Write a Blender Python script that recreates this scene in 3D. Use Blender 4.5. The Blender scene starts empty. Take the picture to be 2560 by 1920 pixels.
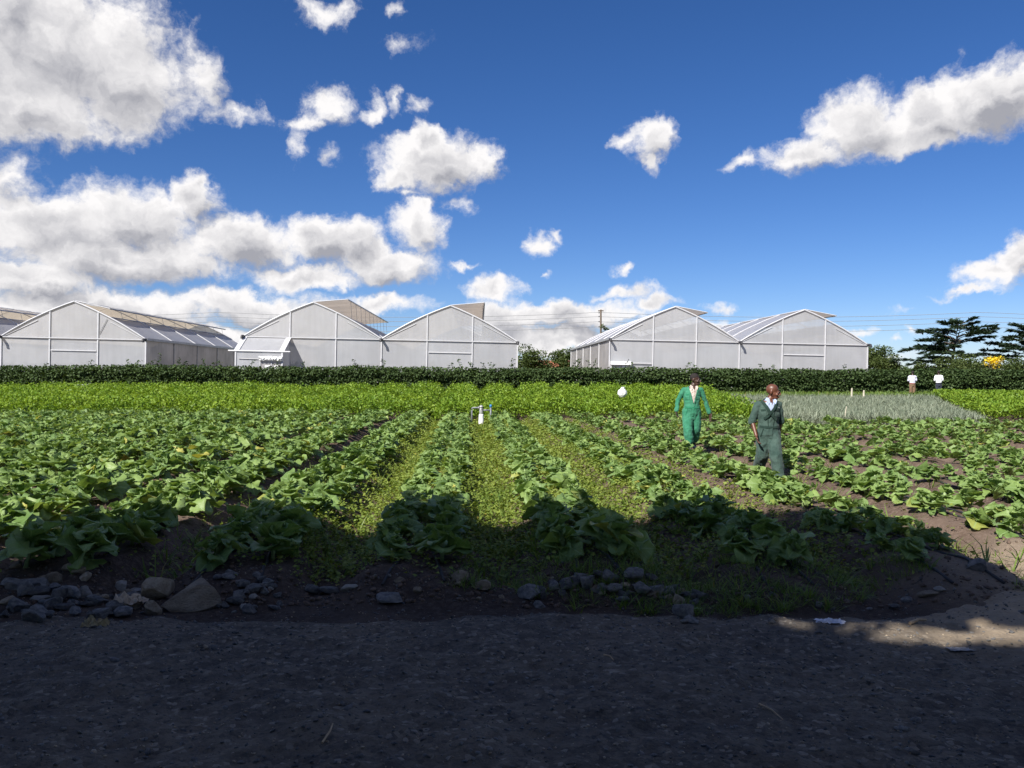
import bpy, bmesh, math, random
import numpy as np
from mathutils import Vector, Matrix, Euler, noise as mnoise

# ------------------------------------------------------------------ clear
for _b in (bpy.data.objects, bpy.data.meshes, bpy.data.materials, bpy.data.worlds, bpy.data.cameras, bpy.data.lights):
    for _x in list(_b):
        _b.remove(_x)
scene = bpy.context.scene
col = scene.collection
RS = np.random.RandomState(7)
random.seed(7)
R = math.radians

# ------------------------------------------------------------------ camera
F = 2050.0            # focal length in photo pixels (2560 wide)
HY = 938.0            # photo row of the horizon
CAMZ = 1.7
cam_data = bpy.data.cameras.new('camera')
cam_data.sensor_width = 36.0
cam_data.lens = 36.0 * F / 2560.0
cam_data.clip_start = 0.05
cam_data.clip_end = 9000
cam = bpy.data.objects.new('camera', cam_data)
col.objects.link(cam)
cam.location = (0, 0, CAMZ)
cam.rotation_euler = (R(90) - math.atan((960 - HY) / F), 0, 0)
scene.camera = cam

def px(x, y, Y):
    """photo pixel at depth Y -> world point"""
    return Vector(((x - 1280) / F * Y, Y, CAMZ + (HY - y) / F * Y))

def gpx(x, y, z=0.0):
    """photo pixel on a level plane at height z"""
    Y = (CAMZ - z) * F / (y - HY)
    return Vector(((x - 1280) / F * Y, Y, z))

# ------------------------------------------------------------------ light
SUN_EL, SUN_AZ = R(42), R(36)      # sun stands behind and to the left
SUN_H = Vector((-math.sin(SUN_AZ), -math.cos(SUN_AZ), 0))
SUN_DIR = Vector((SUN_H.x * math.cos(SUN_EL), SUN_H.y * math.cos(SUN_EL), math.sin(SUN_EL)))
sun_data = bpy.data.lights.new('sun', 'SUN')
sun_data.energy = 5.0
sun_data.angle = R(0.53)
sun_data.color = (1.0, 0.95, 0.87)
sun = bpy.data.objects.new('sun', sun_data)
col.objects.link(sun)
sun.rotation_euler = SUN_DIR.to_track_quat('Z', 'Y').to_euler()
sun.location = (-20, -30, 40)

vs = scene.view_settings
vs.view_transform = 'Standard'
vs.look = 'None'
vs.exposure = 0.7
vs.gamma = 1.0
vs.use_curve_mapping = False

SKY_STRENGTH = 0.05
# ------------------------------------------------------------------ node helpers
def L(nt, a, b):
    nt.links.new(a, b)

def nd(nt, typ, **kw):
    n = nt.nodes.new(typ)
    for k, v in kw.items():
        if k.startswith('i_'):
            n.inputs[k[2:].replace('_', ' ')].default_value = v
        else:
            setattr(n, k, v)
    return n

def put(nt, sock, v):
    if hasattr(v, 'is_output') or isinstance(v, bpy.types.NodeSocket):
        nt.links.new(v, sock)
    else:
        sock.default_value = v

def M(nt, op, a, b=None, c=None, clamp=False):
    n = nt.nodes.new('ShaderNodeMath'); n.operation = op; n.use_clamp = clamp
    put(nt, n.inputs[0], a)
    if b is not None: put(nt, n.inputs[1], b)
    if c is not None: put(nt, n.inputs[2], c)
    return n.outputs[0]

def V(nt, op, a, b=None, c=None, scale=None):
    n = nt.nodes.new('ShaderNodeVectorMath'); n.operation = op
    put(nt, n.inputs[0], a)
    if b is not None: put(nt, n.inputs[1], b)
    if c is not None: put(nt, n.inputs[2], c)
    if scale is not None: put(nt, n.inputs['Scale'], scale)
    return n.outputs['Value'] if op in ('LENGTH', 'DOT_PRODUCT', 'DISTANCE') else n.outputs[0]

def MIXC(nt, fac, a, b, blend='MIX'):
    n = nt.nodes.new('ShaderNodeMix'); n.data_type = 'RGBA'; n.blend_type = blend
    put(nt, n.inputs[0], fac)
    for s, v in ((n.inputs[6], a), (n.inputs[7], b)):
        if isinstance(v, (tuple, list)) and len(v) == 3: v = (*v, 1)
        put(nt, s, v)
    return n.outputs[2]

def RANGE(nt, v, a, b, c=0.0, d=1.0, smooth=True):
    n = nt.nodes.new('ShaderNodeMapRange')
    n.interpolation_type = 'SMOOTHSTEP' if smooth else 'LINEAR'
    put(nt, n.inputs[0], v)
    for i, x in enumerate((a, b, c, d)): n.inputs[i + 1].default_value = x
    return n.outputs[0]

def NOISE(nt, vec, scale, detail=4, rough=0.55, dim='3D', dist=0.0, out='Fac'):
    n = nt.nodes.new('ShaderNodeTexNoise'); n.noise_dimensions = dim
    if vec is not None: nt.links.new(vec, n.inputs['Vector'])
    n.inputs['Scale'].default_value = scale
    n.inputs['Detail'].default_value = detail
    n.inputs['Roughness'].default_value = rough
    n.inputs['Distortion'].default_value = dist
    return n.outputs[out]

# ------------------------------------------------------------------ world: blue sky with cumulus
# clouds: (photo x, photo y, half width, half height, fullness) turned into azimuth / elevation
CLOUDS = [
 (110,110,330,185,1.0),(320,215,180,110,.9),(60,260,240,95,1.0),(505,195,55,85,.55),(240,330,110,35,.6),(20,20,260,120,1),
 (580,295,60,24,.42),(825,268,72,46,.62),(765,308,60,22,.5),(935,290,30,34,.42),(995,258,18,32,.36),(1050,272,26,24,.4),
 (745,360,18,36,.25),(825,390,24,16,.35),(660,285,20,30,.15),
 (1090,400,165,75,1.0),(1000,442,85,38,.8),(1195,412,70,52,.8),(1065,350,70,40,.9),(1020,478,60,14,.4),
 (20,445,70,60,.7),(120,560,220,85,1.0),(330,545,180,90,1.0),(480,495,75,62,.95),(515,462,32,34,.8),(600,600,190,75,1.0),(800,588,105,70,1.1),
 (880,600,90,60,1.0),(1050,560,90,75,.8),(1060,510,40,34,.65),(960,655,160,55,1.0),(300,650,320,65,1.0),(760,690,160,42,1.0),(90,695,150,45,1.0),
 (1155,505,32,24,.3),
 (240,780,360,60,1.0),(620,770,240,50,.85),(950,760,150,32,.8),(1230,722,80,34,.75),(1400,790,250,44,1.0),(1250,800,130,60,1.0),(1570,735,90,22,.55),(1620,760,75,26,.8),
 (1700,830,300,30,.6),(1400,850,400,40,1.0),(400,860,700,50,1.0),(1795,770,34,18,.4),
 (1635,345,62,62,.85),(1565,350,40,22,.4),(1645,400,34,36,.7),(1640,435,12,14,.3),
 (2010,390,110,46,.85),(2150,310,125,82,1.0),(2310,290,120,70,1.0),(2460,255,140,88,1.1),(2560,235,80,76,1.0),(2388,185,22,40,.2),(2260,350,150,34,.8),
 (1350,610,42,34,.5),(1390,588,22,16,.4),(1855,405,50,18,.36),(810,28,95,34,.42),(1000,125,48,24,.22),(990,22,20,18,.24),
 (2490,680,90,38,.8),(2550,640,60,55,.9),(2435,731,72,13,.5),
 (1172,660,34,9,.35),(1545,677,36,14,.36),(1362,684,14,8,.25),(2150,822,24,10,.35),(2240,850,22,9,.4),(2285,830,12,12,.3),(2200,895,80,16,.45),(2250,770,20,8,.1)]
K = 20.5
def sky_uv(x, y):
    u, v = (x - 1280) / F, (HY - y) / F
    return math.atan(u) * K, math.atan2(v, math.sqrt(1 + u * u)) * K

def cloud_group():
    """density at a sky point, and density a little way towards the sun (for the shading)"""
    g = bpy.data.node_groups.new('cloud_density', 'ShaderNodeTree')
    g.interface.new_socket('P', in_out='INPUT', socket_type='NodeSocketVector')
    g.interface.new_socket('Density', in_out='OUTPUT', socket_type='NodeSocketFloat')
    g.interface.new_socket('Sunward', in_out='OUTPUT', socket_type='NodeSocketFloat')
    gi = g.nodes.new('NodeGroupInput'); go = g.nodes.new('NodeGroupOutput')
    P = gi.outputs[0]
    w1 = V(g, 'SUBTRACT', NOISE(g, P, 0.9, 5, .6, out='Color'), (.5, .5, .5))
    Pw = V(g, 'MULTIPLY_ADD', w1, (1.5, 1.15, 0), P)
    step = (-0.20, 0.36, 0)
    Pb = V(g, 'ADD', Pw, step)
    def blobs(src, pick):
        acc = None
        for (x, y, rx, ry, f) in CLOUDS:
            if not pick(rx, ry): continue
            cu, cv = sky_uv(x, y)
            sx, sy = 100.0 / rx, 100.0 / ry
            q = V(g, 'MULTIPLY_ADD', src, (sx, sy, 0), (-cu * sx, -cv * sy, 0))
            d = M(g, 'MULTIPLY_ADD', V(g, 'LENGTH', q), -f, f)
            acc = d if acc is None else M(g, 'SMOOTH_MAX', acc, d, 0.22)
        return acc
    A = blobs(Pw, lambda rx, ry: True)
    B = blobs(Pb, lambda rx, ry: ry >= 44)
    B = M(g, 'MAXIMUM', B, M(g, 'SUBTRACT', A, 0.22))
    # the same kind of cloud goes on outside the frame
    sep = g.nodes.new('ShaderNodeSeparateXYZ'); L(g, P, sep.inputs[0])
    side = RANGE(g, M(g, 'ABSOLUTE', sep.outputs[0]), 12.6, 15.5)
    up = RANGE(g, sep.outputs[1], 9.3, 11.5)
    outm = M(g, 'MAXIMUM', side, up)
    gen = M(g, 'MULTIPLY_ADD', NOISE(g, P, 0.22, 3, .5), 3.2, -1.75)
    gen = M(g, 'MULTIPLY_ADD', M(g, 'SUBTRACT', 1.0, outm), -2.0, gen)
    A = M(g, 'MAXIMUM', A, gen)
    nA = NOISE(g, Pw, 1.3, 8, .62)
    nB = NOISE(g, Pb, 1.3, 4, .62)
    n2 = NOISE(g, P, 5.0, 4, .62)
    A = M(g, 'MULTIPLY_ADD', M(g, 'SUBTRACT', nA, .5), 1.0, A)
    B = M(g, 'MULTIPLY_ADD', M(g, 'SUBTRACT', nB, .5), 1.0, B)
    A = M(g, 'MULTIPLY_ADD', M(g, 'SUBTRACT', n2, .5), 0.35, A)
    L(g, A, go.inputs[0]); L(g, B, go.inputs[1])
    return g

world = bpy.data.worlds.new('World')
scene.world = world
world.use_nodes = True
nt = world.node_tree
nt.nodes.clear()
out = nd(nt, 'ShaderNodeOutputWorld')
bg = nd(nt, 'ShaderNodeBackground')
bg.inputs['Strength'].default_value = SKY_STRENGTH
sky = nd(nt, 'ShaderNodeTexSky', sky_type='NISHITA')
sky.sun_disc = False
sky.sun_elevation = SUN_EL
# Blender: rotation 0 puts the sun at +Y, clockwise positive
sky.sun_rotation = math.atan2(SUN_DIR.x, SUN_DIR.y)
sky.altitude = 1800
sky.air_density = 1.0
sky.dust_density = 0.4
sky.ozone_density = 3.0
tc = nd(nt, 'ShaderNodeTexCoord')
sp = nd(nt, 'ShaderNodeSeparateXYZ')
nrm = V(nt, 'NORMALIZE', tc.outputs['Generated'])
L(nt, nrm, sp.inputs[0])
az = M(nt, 'MULTIPLY', M(nt, 'ARCTAN2', sp.outputs[0], sp.outputs[1]), K)
el = M(nt, 'MULTIPLY', M(nt, 'ARCSINE', sp.outputs[2]), K)
cb = nd(nt, 'ShaderNodeCombineXYZ')
L(nt, az, cb.inputs[0]); L(nt, el, cb.inputs[1])
P0 = cb.outputs[0]
grp = cloud_group()
gn = nt.nodes.new('ShaderNodeGroup'); gn.node_tree = grp
L(nt, P0, gn.inputs[0])
dA, dB = gn.outputs[0], gn.outputs[1]
alpha = RANGE(nt, dA, -0.08, 0.46)
alpha = M(nt, 'MULTIPLY', alpha, RANGE(nt, el, -0.3, 0.6))
lit = M(nt, 'SUBTRACT', dA, dB)                      # side turned to the sun thins out
thick = RANGE(nt, dA, 0.30, 1.05)
fine = NOISE(nt, P0, .8, 5, .55)
sh = M(nt, 'MULTIPLY_ADD', lit, 1.25, 0.74)
sh = M(nt, 'MULTIPLY_ADD', thick, -0.56, sh)
sh = M(nt, 'MULTIPLY_ADD', M(nt, 'SUBTRACT', fine, .5), 0.8, sh, clamp=True)
ccol = MIXC(nt, sh, (0.38, 0.385, 0.43), (0.98, 0.96, 0.96))
ccol = V(nt, 'SCALE', ccol, scale=0.63 / SKY_STRENGTH)
hsv = nd(nt, 'ShaderNodeHueSaturation')
hsv.inputs['Saturation'].default_value = 1.22
L(nt, sky.outputs[0], hsv.inputs['Color'])
skyc = V(nt, 'MULTIPLY', hsv.outputs[0], (0.98, 1.04, 1.32))
mixed = MIXC(nt, alpha, skyc, ccol)
L(nt, mixed, bg.inputs['Color'])
L(nt, bg.outputs[0], out.inputs['Surface'])
world.cycles.sampling_method = 'MANUAL'
world.cycles.sample_map_resolution = 512

cy = scene.cycles
cy.max_bounces = 5
cy.diffuse_bounces = 3
cy.glossy_bounces = 2
cy.transmission_bounces = 5
cy.transparent_max_bounces = 12
cy.caustics_reflective = False
cy.caustics_refractive = False
cy.use_adaptive_sampling = True
cy.adaptive_threshold = 0.015
cy.use_denoising = True

# ================================================================== object helpers
def tag(o, label=None, cat=None, group=None, kind=None):
    if label: o['label'] = label
    if cat: o['category'] = cat
    if group: o['group'] = group
    if kind: o['kind'] = kind
    return o

def empty(name, loc=(0, 0, 0), rot=(0, 0, 0), parent=None):
    o = bpy.data.objects.new(name, None)
    o.empty_display_size = 0.2
    col.objects.link(o)
    o.location = loc; o.rotation_euler = rot
    if parent: o.parent = parent
    return o

def link(name, me, parent=None, loc=(0, 0, 0), rot=(0, 0, 0), scale=(1, 1, 1)):
    o = bpy.data.objects.new(name, me)
    col.objects.link(o)
    o.location = loc; o.rotation_euler = rot; o.scale = scale
    if parent: o.parent = parent
    return o

def np_mesh(name, verts, quads=None, tris=None, mat=None, attrs=None, smooth=False, uv=None):
    """fast mesh from numpy arrays; attrs: name -> per-vertex float array"""
    me = bpy.data.meshes.new(name)
    verts = np.asarray(verts, np.float32).reshape(-1, 3)
    nq = 0 if quads is None else len(quads)
    nt_ = 0 if tris is None else len(tris)
    me.vertices.add(len(verts)); me.vertices.foreach_set('co', verts.ravel())
    li = []
    if nq: li.append(np.asarray(quads, np.int32).ravel())
    if nt_: li.append(np.asarray(tris, np.int32).ravel())
    li = np.concatenate(li)
    me.loops.add(len(li)); me.loops.foreach_set('vertex_index', li)
    tot = np.concatenate([np.full(nq, 4, np.int32), np.full(nt_, 3, np.int32)])
    st = np.concatenate([[0], np.cumsum(tot)[:-1]]).astype(np.int32)
    me.polygons.add(nq + nt_)
    me.polygons.foreach_set('loop_start', st)
    me.polygons.foreach_set('loop_total', tot)
    me.update(calc_edges=True)
    if smooth: me.polygons.foreach_set('use_smooth', np.ones(nq + nt_, bool))
    if attrs:
        for k, a in attrs.items():
            at = me.attributes.new(k, 'FLOAT', 'POINT')
            at.data.foreach_set('value', np.asarray(a, np.float32))
    if mat: me.materials.append(mat)
    me.validate()
    return me

class MB:
    """collects simple solids into one mesh"""
    def __init__(s): s.v, s.f = [], []
    def add(s, v, f):
        o = len(s.v); s.v += [tuple(p) for p in v]; s.f += [tuple(i + o for i in q) for q in f]
    def box(s, a, b):
        x0, y0, z0 = a; x1, y1, z1 = b
        s.add([(x0,y0,z0),(x1,y0,z0),(x1,y1,z0),(x0,y1,z0),(x0,y0,z1),(x1,y0,z1),(x1,y1,z1),(x0,y1,z1)],
              [(3,2,1,0),(4,5,6,7),(0,1,5,4),(1,2,6,5),(2,3,7,6),(3,0,4,7)])
    def tube(s, pts, rad, n=6, cap=True):
        pts = [Vector(p) for p in pts]
        if not isinstance(rad, (list, tuple)): rad = [rad] * len(pts)
        rings = []
        ref = Vector((0, 0, 1))
        for i, p in enumerate(pts):
            d = (pts[min(i + 1, len(pts) - 1)] - pts[max(i - 1, 0)])
            d = d.normalized() if d.length > 1e-9 else Vector((0, 0, 1))
            r0 = ref if abs(d.dot(ref)) < .95 else Vector((1, 0, 0))
            a = d.cross(r0).normalized(); b = d.cross(a).normalized()
            rings.append([p + (a * math.cos(2*math.pi*k/n) + b * math.sin(2*math.pi*k/n)) * rad[i] for k in range(n)])
        v = [q for r in rings for q in r]; f = []
        for i in range(len(rings) - 1):
            for k in range(n):
                f.append((i*n+k, i*n+(k+1) % n, (i+1)*n+(k+1) % n, (i+1)*n+k))
        if cap:
            f.append(tuple(range(n))[::-1]); f.append(tuple((len(rings)-1)*n + k for k in range(n)))
        s.add(v, f)
    def bar(s, a, b, w, d=None):
        """square bar from a to b"""
        d = d or w
        a, b = Vector(a), Vector(b); ax = (b - a).normalized()
        up = Vector((0, 0, 1)) if abs(ax.z) < .95 else Vector((0, 1, 0))
        x = ax.cross(up).normalized() * w / 2; y = ax.cross(x).normalized() * d / 2
        v = [a-x-y, a+x-y, a+x+y, a-x+y, b-x-y, b+x-y, b+x+y, b-x+y]
        s.add(v, [(3,2,1,0),(4,5,6,7),(0,1,5,4),(1,2,6,5),(2,3,7,6),(3,0,4,7)])
    def lathe(s, prof, n=16, c=(0, 0, 0)):
        v = []; f = []
        for (r, z) in prof:
            v += [(c[0] + r*math.cos(2*math.pi*k/n), c[1] + r*math.sin(2*math.pi*k/n), c[2] + z) for k in range(n)]
        for i in range(len(prof) - 1):
            for k in range(n): f.append((i*n+k, i*n+(k+1) % n, (i+1)*n+(k+1) % n, (i+1)*n+k))
        f.append(tuple(range(n))[::-1]); f.append(tuple((len(prof)-1)*n + k for k in range(n)))
        s.add(v, f)
    def mesh(s, name, mat, smooth=False):
        me = bpy.data.meshes.new(name); me.from_pydata(s.v, [], s.f); me.update()
        if mat: me.materials.append(mat)
        if smooth:
            me.polygons.foreach_set('use_smooth', np.ones(len(me.polygons), bool))
        return me
    def build(s, name, mat, parent=None, smooth=False, **kw):
        return link(name, s.mesh(name, mat, smooth), parent, **kw)

# ================================================================== materials
MATS = {}
def new_mat(name):
    m = bpy.data.materials.new(name); m.use_nodes = True
    nt = m.node_tree; nt.nodes.clear()
    o = nd(nt, 'ShaderNodeOutputMaterial')
    MATS[name] = m
    return m, nt, o

def simple(name, c, rough=.6, var=.12, scale=8.0, metal=0.0, bump=0.0, spec=.4):
    m, nt, o = new_mat(name)
    b = nd(nt, 'ShaderNodeBsdfPrincipled')
    tc = nd(nt, 'ShaderNodeTexCoord')
    n = NOISE(nt, tc.outputs['Object'], scale, 5, .6)
    f = RANGE(nt, n, .3, .7, 1 - var, 1 + var)
    cc = V(nt, 'SCALE', c[:3] if False else tuple(c[:3]), scale=f)
    L(nt, cc, b.inputs['Base Color'])
    b.inputs['Roughness'].default_value = rough
    b.inputs['Metallic'].default_value = metal
    b.inputs['Specular IOR Level'].default_value = spec
    if bump:
        bp = nd(nt, 'ShaderNodeBump'); bp.inputs['Strength'].default_value = bump
        bp.inputs['Distance'].default_value = .02
        L(nt, n, bp.inputs['Height']); L(nt, bp.outputs[0], b.inputs['Normal'])
    L(nt, b.outputs[0], o.inputs[0])
    return m

def leaf_mat(name, c0, c1, trans=.3, rough=.5, veins=False, yellow=None, spec=.35, tint=1.25):
    """leaf: colour varies per leaf (attribute rnd + object random), light shines through"""
    m, nt, o = new_mat(name)
    at = nd(nt, 'ShaderNodeAttribute', attribute_name='rnd')
    oi = nd(nt, 'ShaderNodeObjectInfo')
    r = M(nt, 'FRACT', M(nt, 'ADD', at.outputs['Fac'], oi.outputs['Random']))
    geo = nd(nt, 'ShaderNodeNewGeometry')
    big = NOISE(nt, geo.outputs['Position'], .7, 3, .5)
    f = M(nt, 'MULTIPLY_ADD', r, .65, M(nt, 'MULTIPLY_ADD', big, 1.2, -.42), clamp=True)
    c = MIXC(nt, f, c0, c1)
    if yellow:
        c = MIXC(nt, RANGE(nt, M(nt, 'FRACT', M(nt, 'MULTIPLY', r, 7.31)), .972, .999), c, yellow)
    nrm = None
    if veins:
        uv = nd(nt, 'ShaderNodeUVMap', uv_map='UVMap')
        s = nd(nt, 'ShaderNodeSeparateXYZ'); L(nt, uv.outputs[0], s.inputs[0])
        t = M(nt, 'ABSOLUTE', M(nt, 'SUBTRACT', s.outputs[0], .5))
        mid = RANGE(nt, t, .012, .045, 1, 0)
        w = M(nt, 'SINE', M(nt, 'MULTIPLY', M(nt, 'SUBTRACT', s.outputs[1], M(nt, 'MULTIPLY', t, .7)), 40))
        ribs = M(nt, 'MULTIPLY', RANGE(nt, w, .82, 1.0), .45)
        vein = M(nt, 'MAXIMUM', mid, ribs)
        c = MIXC(nt, M(nt, 'MULTIPLY', vein, .55), c, (.30, .42, .20))
        bp = nd(nt, 'ShaderNodeBump'); bp.inputs['Strength'].default_value = .5; bp.inputs['Distance'].default_value = .006
        hh = M(nt, 'ADD', M(nt, 'MULTIPLY', vein, -.8), NOISE(nt, uv.outputs[0], 14, 3, .6))
        L(nt, hh, bp.inputs['Height']); nrm = bp.outputs[0]
    b = nd(nt, 'ShaderNodeBsdfPrincipled')
    L(nt, c, b.inputs['Base Color'])
    b.inputs['Roughness'].default_value = rough
    b.inputs['Specular IOR Level'].default_value = spec
    tr = nd(nt, 'ShaderNodeBsdfTranslucent')
    L(nt, V(nt, 'MULTIPLY', c, (tint * 1.15, tint * 1.1, tint * .5)), tr.inputs['Color'])
    if nrm: L(nt, nrm, b.inputs['Normal'])
    mx = nd(nt, 'ShaderNodeMixShader'); mx.inputs[0].default_value = trans
    L(nt, b.outputs[0], mx.inputs[1]); L(nt, tr.outputs[0], mx.inputs[2])
    L(nt, mx.outputs[0], o.inputs[0])
    return m

KALE = leaf_mat('kale_leaf', (.105, .190, .052), (.265, .370, .110), .26, .46, True, (.42, .40, .09))
KALE_STALK = simple('kale_stalk', (.22, .30, .13), .5, .2, 20)
WEED = leaf_mat('weed_leaf', (.14, .215, .035), (.25, .30, .06), .28, .55, yellow=(.34, .26, .05))
GRASS = leaf_mat('grass_blade', (.09, .17, .03), (.19, .26, .05), .3, .5, yellow=(.36, .30, .12))
HERB = leaf_mat('herb_leaf', (.10, .205, .018), (.245, .345, .035), .3, .55)
ONION = leaf_mat('onion_blade', (.165, .21, .15), (.275, .30, .215), .15, .5)
HEDGE = leaf_mat('hedge_leaf', (.032, .060, .020), (.090, .135, .048), .18, .6, spec=.2)
BUSH = leaf_mat('bush_leaf', (.045, .075, .018), (.095, .125, .035), .2, .6)
CEDAR = leaf_mat('cedar_leaf', (.028, .055, .036), (.060, .095, .060), .15, .6)
YELLOW = leaf_mat('yellow_flower', (.75, .55, .02), (.85, .68, .05), .3, .6)
SHADE = leaf_mat('shade_leaf', (.035, .07, .015), (.07, .12, .03), .06, .6)
BARK = simple('bark', (.10, .075, .055), .9, .35, 12, bump=.6)

def soil_mat():
    m, nt, o = new_mat('field_soil')
    geo = nd(nt, 'ShaderNodeNewGeometry'); P = geo.outputs['Position']
    b = nd(nt, 'ShaderNodeBsdfPrincipled')
    n1 = NOISE(nt, P, 1.3, 6, .6); n2 = NOISE(nt, P, 18, 6, .65); n3 = NOISE(nt, P, 90, 3, .6)
    c = MIXC(nt, RANGE(nt, n1, .35, .7), (.085, .058, .045), (.15, .108, .083))
    c = MIXC(nt, RANGE(nt, n2, .42, .66), c, (.17, .125, .10))
    c = MIXC(nt, RANGE(nt, n3, .62, .75), c, (.27, .22, .18))
    # gravelly earth towards the road, darkened further to deepen the tree shade
    sp = nd(nt, 'ShaderNodeSeparateXYZ'); L(nt, P, sp.inputs[0])
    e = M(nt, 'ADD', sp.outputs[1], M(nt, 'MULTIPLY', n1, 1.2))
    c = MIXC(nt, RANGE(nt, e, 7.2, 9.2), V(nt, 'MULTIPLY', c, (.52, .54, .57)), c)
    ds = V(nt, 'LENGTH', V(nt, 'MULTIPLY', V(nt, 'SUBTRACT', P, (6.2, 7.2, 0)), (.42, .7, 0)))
    c = MIXC(nt, RANGE(nt, M(nt, 'ADD', ds, M(nt, 'MULTIPLY', n2, .7)), 1.75, .8), c, (.33, .265, .20))  # sandy soil lightened here to paint in the sun on the roadside
    far = RANGE(nt, sp.outputs[1], 60, 90)
    c = MIXC(nt, far, c, (.16, .17, .07))
    L(nt, c, b.inputs['Base Color'])
    b.inputs['Roughness'].default_value = .95
    b.inputs['Specular IOR Level'].default_value = .15
    bp = nd(nt, 'ShaderNodeBump'); bp.inputs['Strength'].default_value = .8; bp.inputs['Distance'].default_value = .03
    L(nt, M(nt, 'ADD', n2, M(nt, 'MULTIPLY', n3, .5)), bp.inputs['Height']); L(nt, bp.outputs[0], b.inputs['Normal'])
    L(nt, b.outputs[0], o.inputs[0])
    return m

def road_mat():
    m, nt, o = new_mat('gravel_road')
    geo = nd(nt, 'ShaderNodeNewGeometry'); P = geo.outputs['Position']
    b = nd(nt, 'ShaderNodeBsdfPrincipled')
    n1 = NOISE(nt, P, .9, 5, .6); n2 = NOISE(nt, P, 9, 7, .68); n3 = NOISE(nt, P, 55, 4, .65)
    vo = nd(nt, 'ShaderNodeTexVoronoi'); vo.inputs['Scale'].default_value = 34; vo.inputs['Randomness'].default_value = 1.0
    L(nt, P, vo.inputs['Vector'])
    c = MIXC(nt, RANGE(nt, n1, .38, .66), (.078, .068, .060), (.128, .106, .082))
    c = MIXC(nt, RANGE(nt, n2, .40, .68), c, (.165, .140, .112))
    sv = nd(nt, 'ShaderNodeSeparateColor'); L(nt, vo.outputs['Color'], sv.inputs[0])
    c = MIXC(nt, RANGE(nt, sv.outputs[0], .86, .99, 0, .6), c, (.30, .265, .22))
    c = MIXC(nt, RANGE(nt, sv.outputs[1], .6, 1.0, 0, .5), c, (.04, .037, .036))
    sp = nd(nt, 'ShaderNodeSeparateXYZ'); L(nt, P, sp.inputs[0])
    # sandy gravel on the shoulder, sunlight painted in as a paler tone
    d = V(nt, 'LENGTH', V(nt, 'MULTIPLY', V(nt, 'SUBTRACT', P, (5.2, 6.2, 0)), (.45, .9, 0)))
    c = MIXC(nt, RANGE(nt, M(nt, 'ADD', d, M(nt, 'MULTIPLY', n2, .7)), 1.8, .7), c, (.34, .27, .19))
    L(nt, c, b.inputs['Base Color'])
    b.inputs['Roughness'].default_value = .9
    b.inputs['Specular IOR Level'].default_value = .2
    bp = nd(nt, 'ShaderNodeBump'); bp.inputs['Strength'].default_value = .9; bp.inputs['Distance'].default_value = .02
    hh = M(nt, 'ADD', M(nt, 'MULTIPLY', vo.outputs['Distance'], -.25), M(nt, 'ADD', n2, M(nt, 'MULTIPLY', n3, .6)))
    L(nt, hh, bp.inputs['Height']); L(nt, bp.outputs[0], b.inputs['Normal'])
    L(nt, b.outputs[0], o.inputs[0])
    return m
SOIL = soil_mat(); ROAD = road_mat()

def film_mat(name, c, transp=.10, trans=.42, rough=.35, dirt=.10, tc_col=None):
    """greenhouse film: milky, lets light through, a little see-through"""
    m, nt, o = new_mat(name)
    tc = nd(nt, 'ShaderNodeTexCoord')
    geo = nd(nt, 'ShaderNodeNewGeometry')
    n = NOISE(nt, geo.outputs['Position'], .45, 5, .6)
    n2 = NOISE(nt, V(nt, 'MULTIPLY', geo.outputs['Position'], (3, 3, .25)), 1.5, 4, .6)
    f = M(nt, 'MULTIPLY', RANGE(nt, n, .3, .7, 1 - dirt, 1 + dirt * .3), RANGE(nt, n2, .3, .7, 1 - dirt * .6, 1.0))
    cc = V(nt, 'SCALE', tuple(c), scale=f)
    b = nd(nt, 'ShaderNodeBsdfPrincipled')
    L(nt, cc, b.inputs['Base Color']); b.inputs['Roughness'].default_value = rough
    b.inputs['Specular IOR Level'].default_value = .35
    t = nd(nt, 'ShaderNodeBsdfTranslucent')
    L(nt, V(nt, 'MULTIPLY', cc, tc_col or (1, 1, 1)), t.inputs['Color'])
    tp = nd(nt, 'ShaderNodeBsdfTransparent')
    bp = nd(nt, 'ShaderNodeBump'); bp.inputs['Strength'].default_value = .25; bp.inputs['Distance'].default_value = .05
    L(nt, NOISE(nt, V(nt, 'MULTIPLY', geo.outputs['Position'], (2.2, 2.2, .35)), 1.3, 3, .5), bp.inputs['Height'])
    L(nt, bp.outputs[0], b.inputs['Normal'])
    m1 = nd(nt, 'ShaderNodeMixShader'); m1.inputs[0].default_value = trans
    L(nt, b.outputs[0], m1.inputs[1]); L(nt, t.outputs[0], m1.inputs[2])
    m2 = nd(nt, 'ShaderNodeMixShader'); m2.inputs[0].default_value = transp
    L(nt, m1.outputs[0], m2.inputs[1]); L(nt, tp.outputs[0], m2.inputs[2])
    L(nt, m2.outputs[0], o.inputs[0])
    return m
FILM = film_mat('film', (.58, .59, .62), .17, .34)
ROOF_FILM = film_mat('roof_film', (.58, .59, .65), .04, .44, .3, .10, (1.0, .84, .60))
CURTAIN = film_mat('side_curtain', (.58, .56, .56), .08, .42, .5, .25)
VENT_FILM = film_mat('vent_film', (.50, .45, .41), .06, .45, .4, .15, (1.0, .93, .85))
WHITE_STEEL = simple('white_steel', (.56, .56, .58), .35, .06, 3)
GREY_STEEL = simple('grey_steel', (.36, .36, .37), .4, .15, 5, .3)
DARK_RUBBER = simple('dark_rubber', (.03, .03, .035), .6, .2, 9)
WHITE_PLASTIC = simple('white_plastic', (.80, .80, .80), .4, .08, 14, bump=.3)
BOARD_WHITE = simple('white_board', (.86, .86, .87), .5, .03, 4)
CONCRETE = simple('concrete', (.42, .36, .28), .9, .2, 3, bump=.2)

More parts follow.
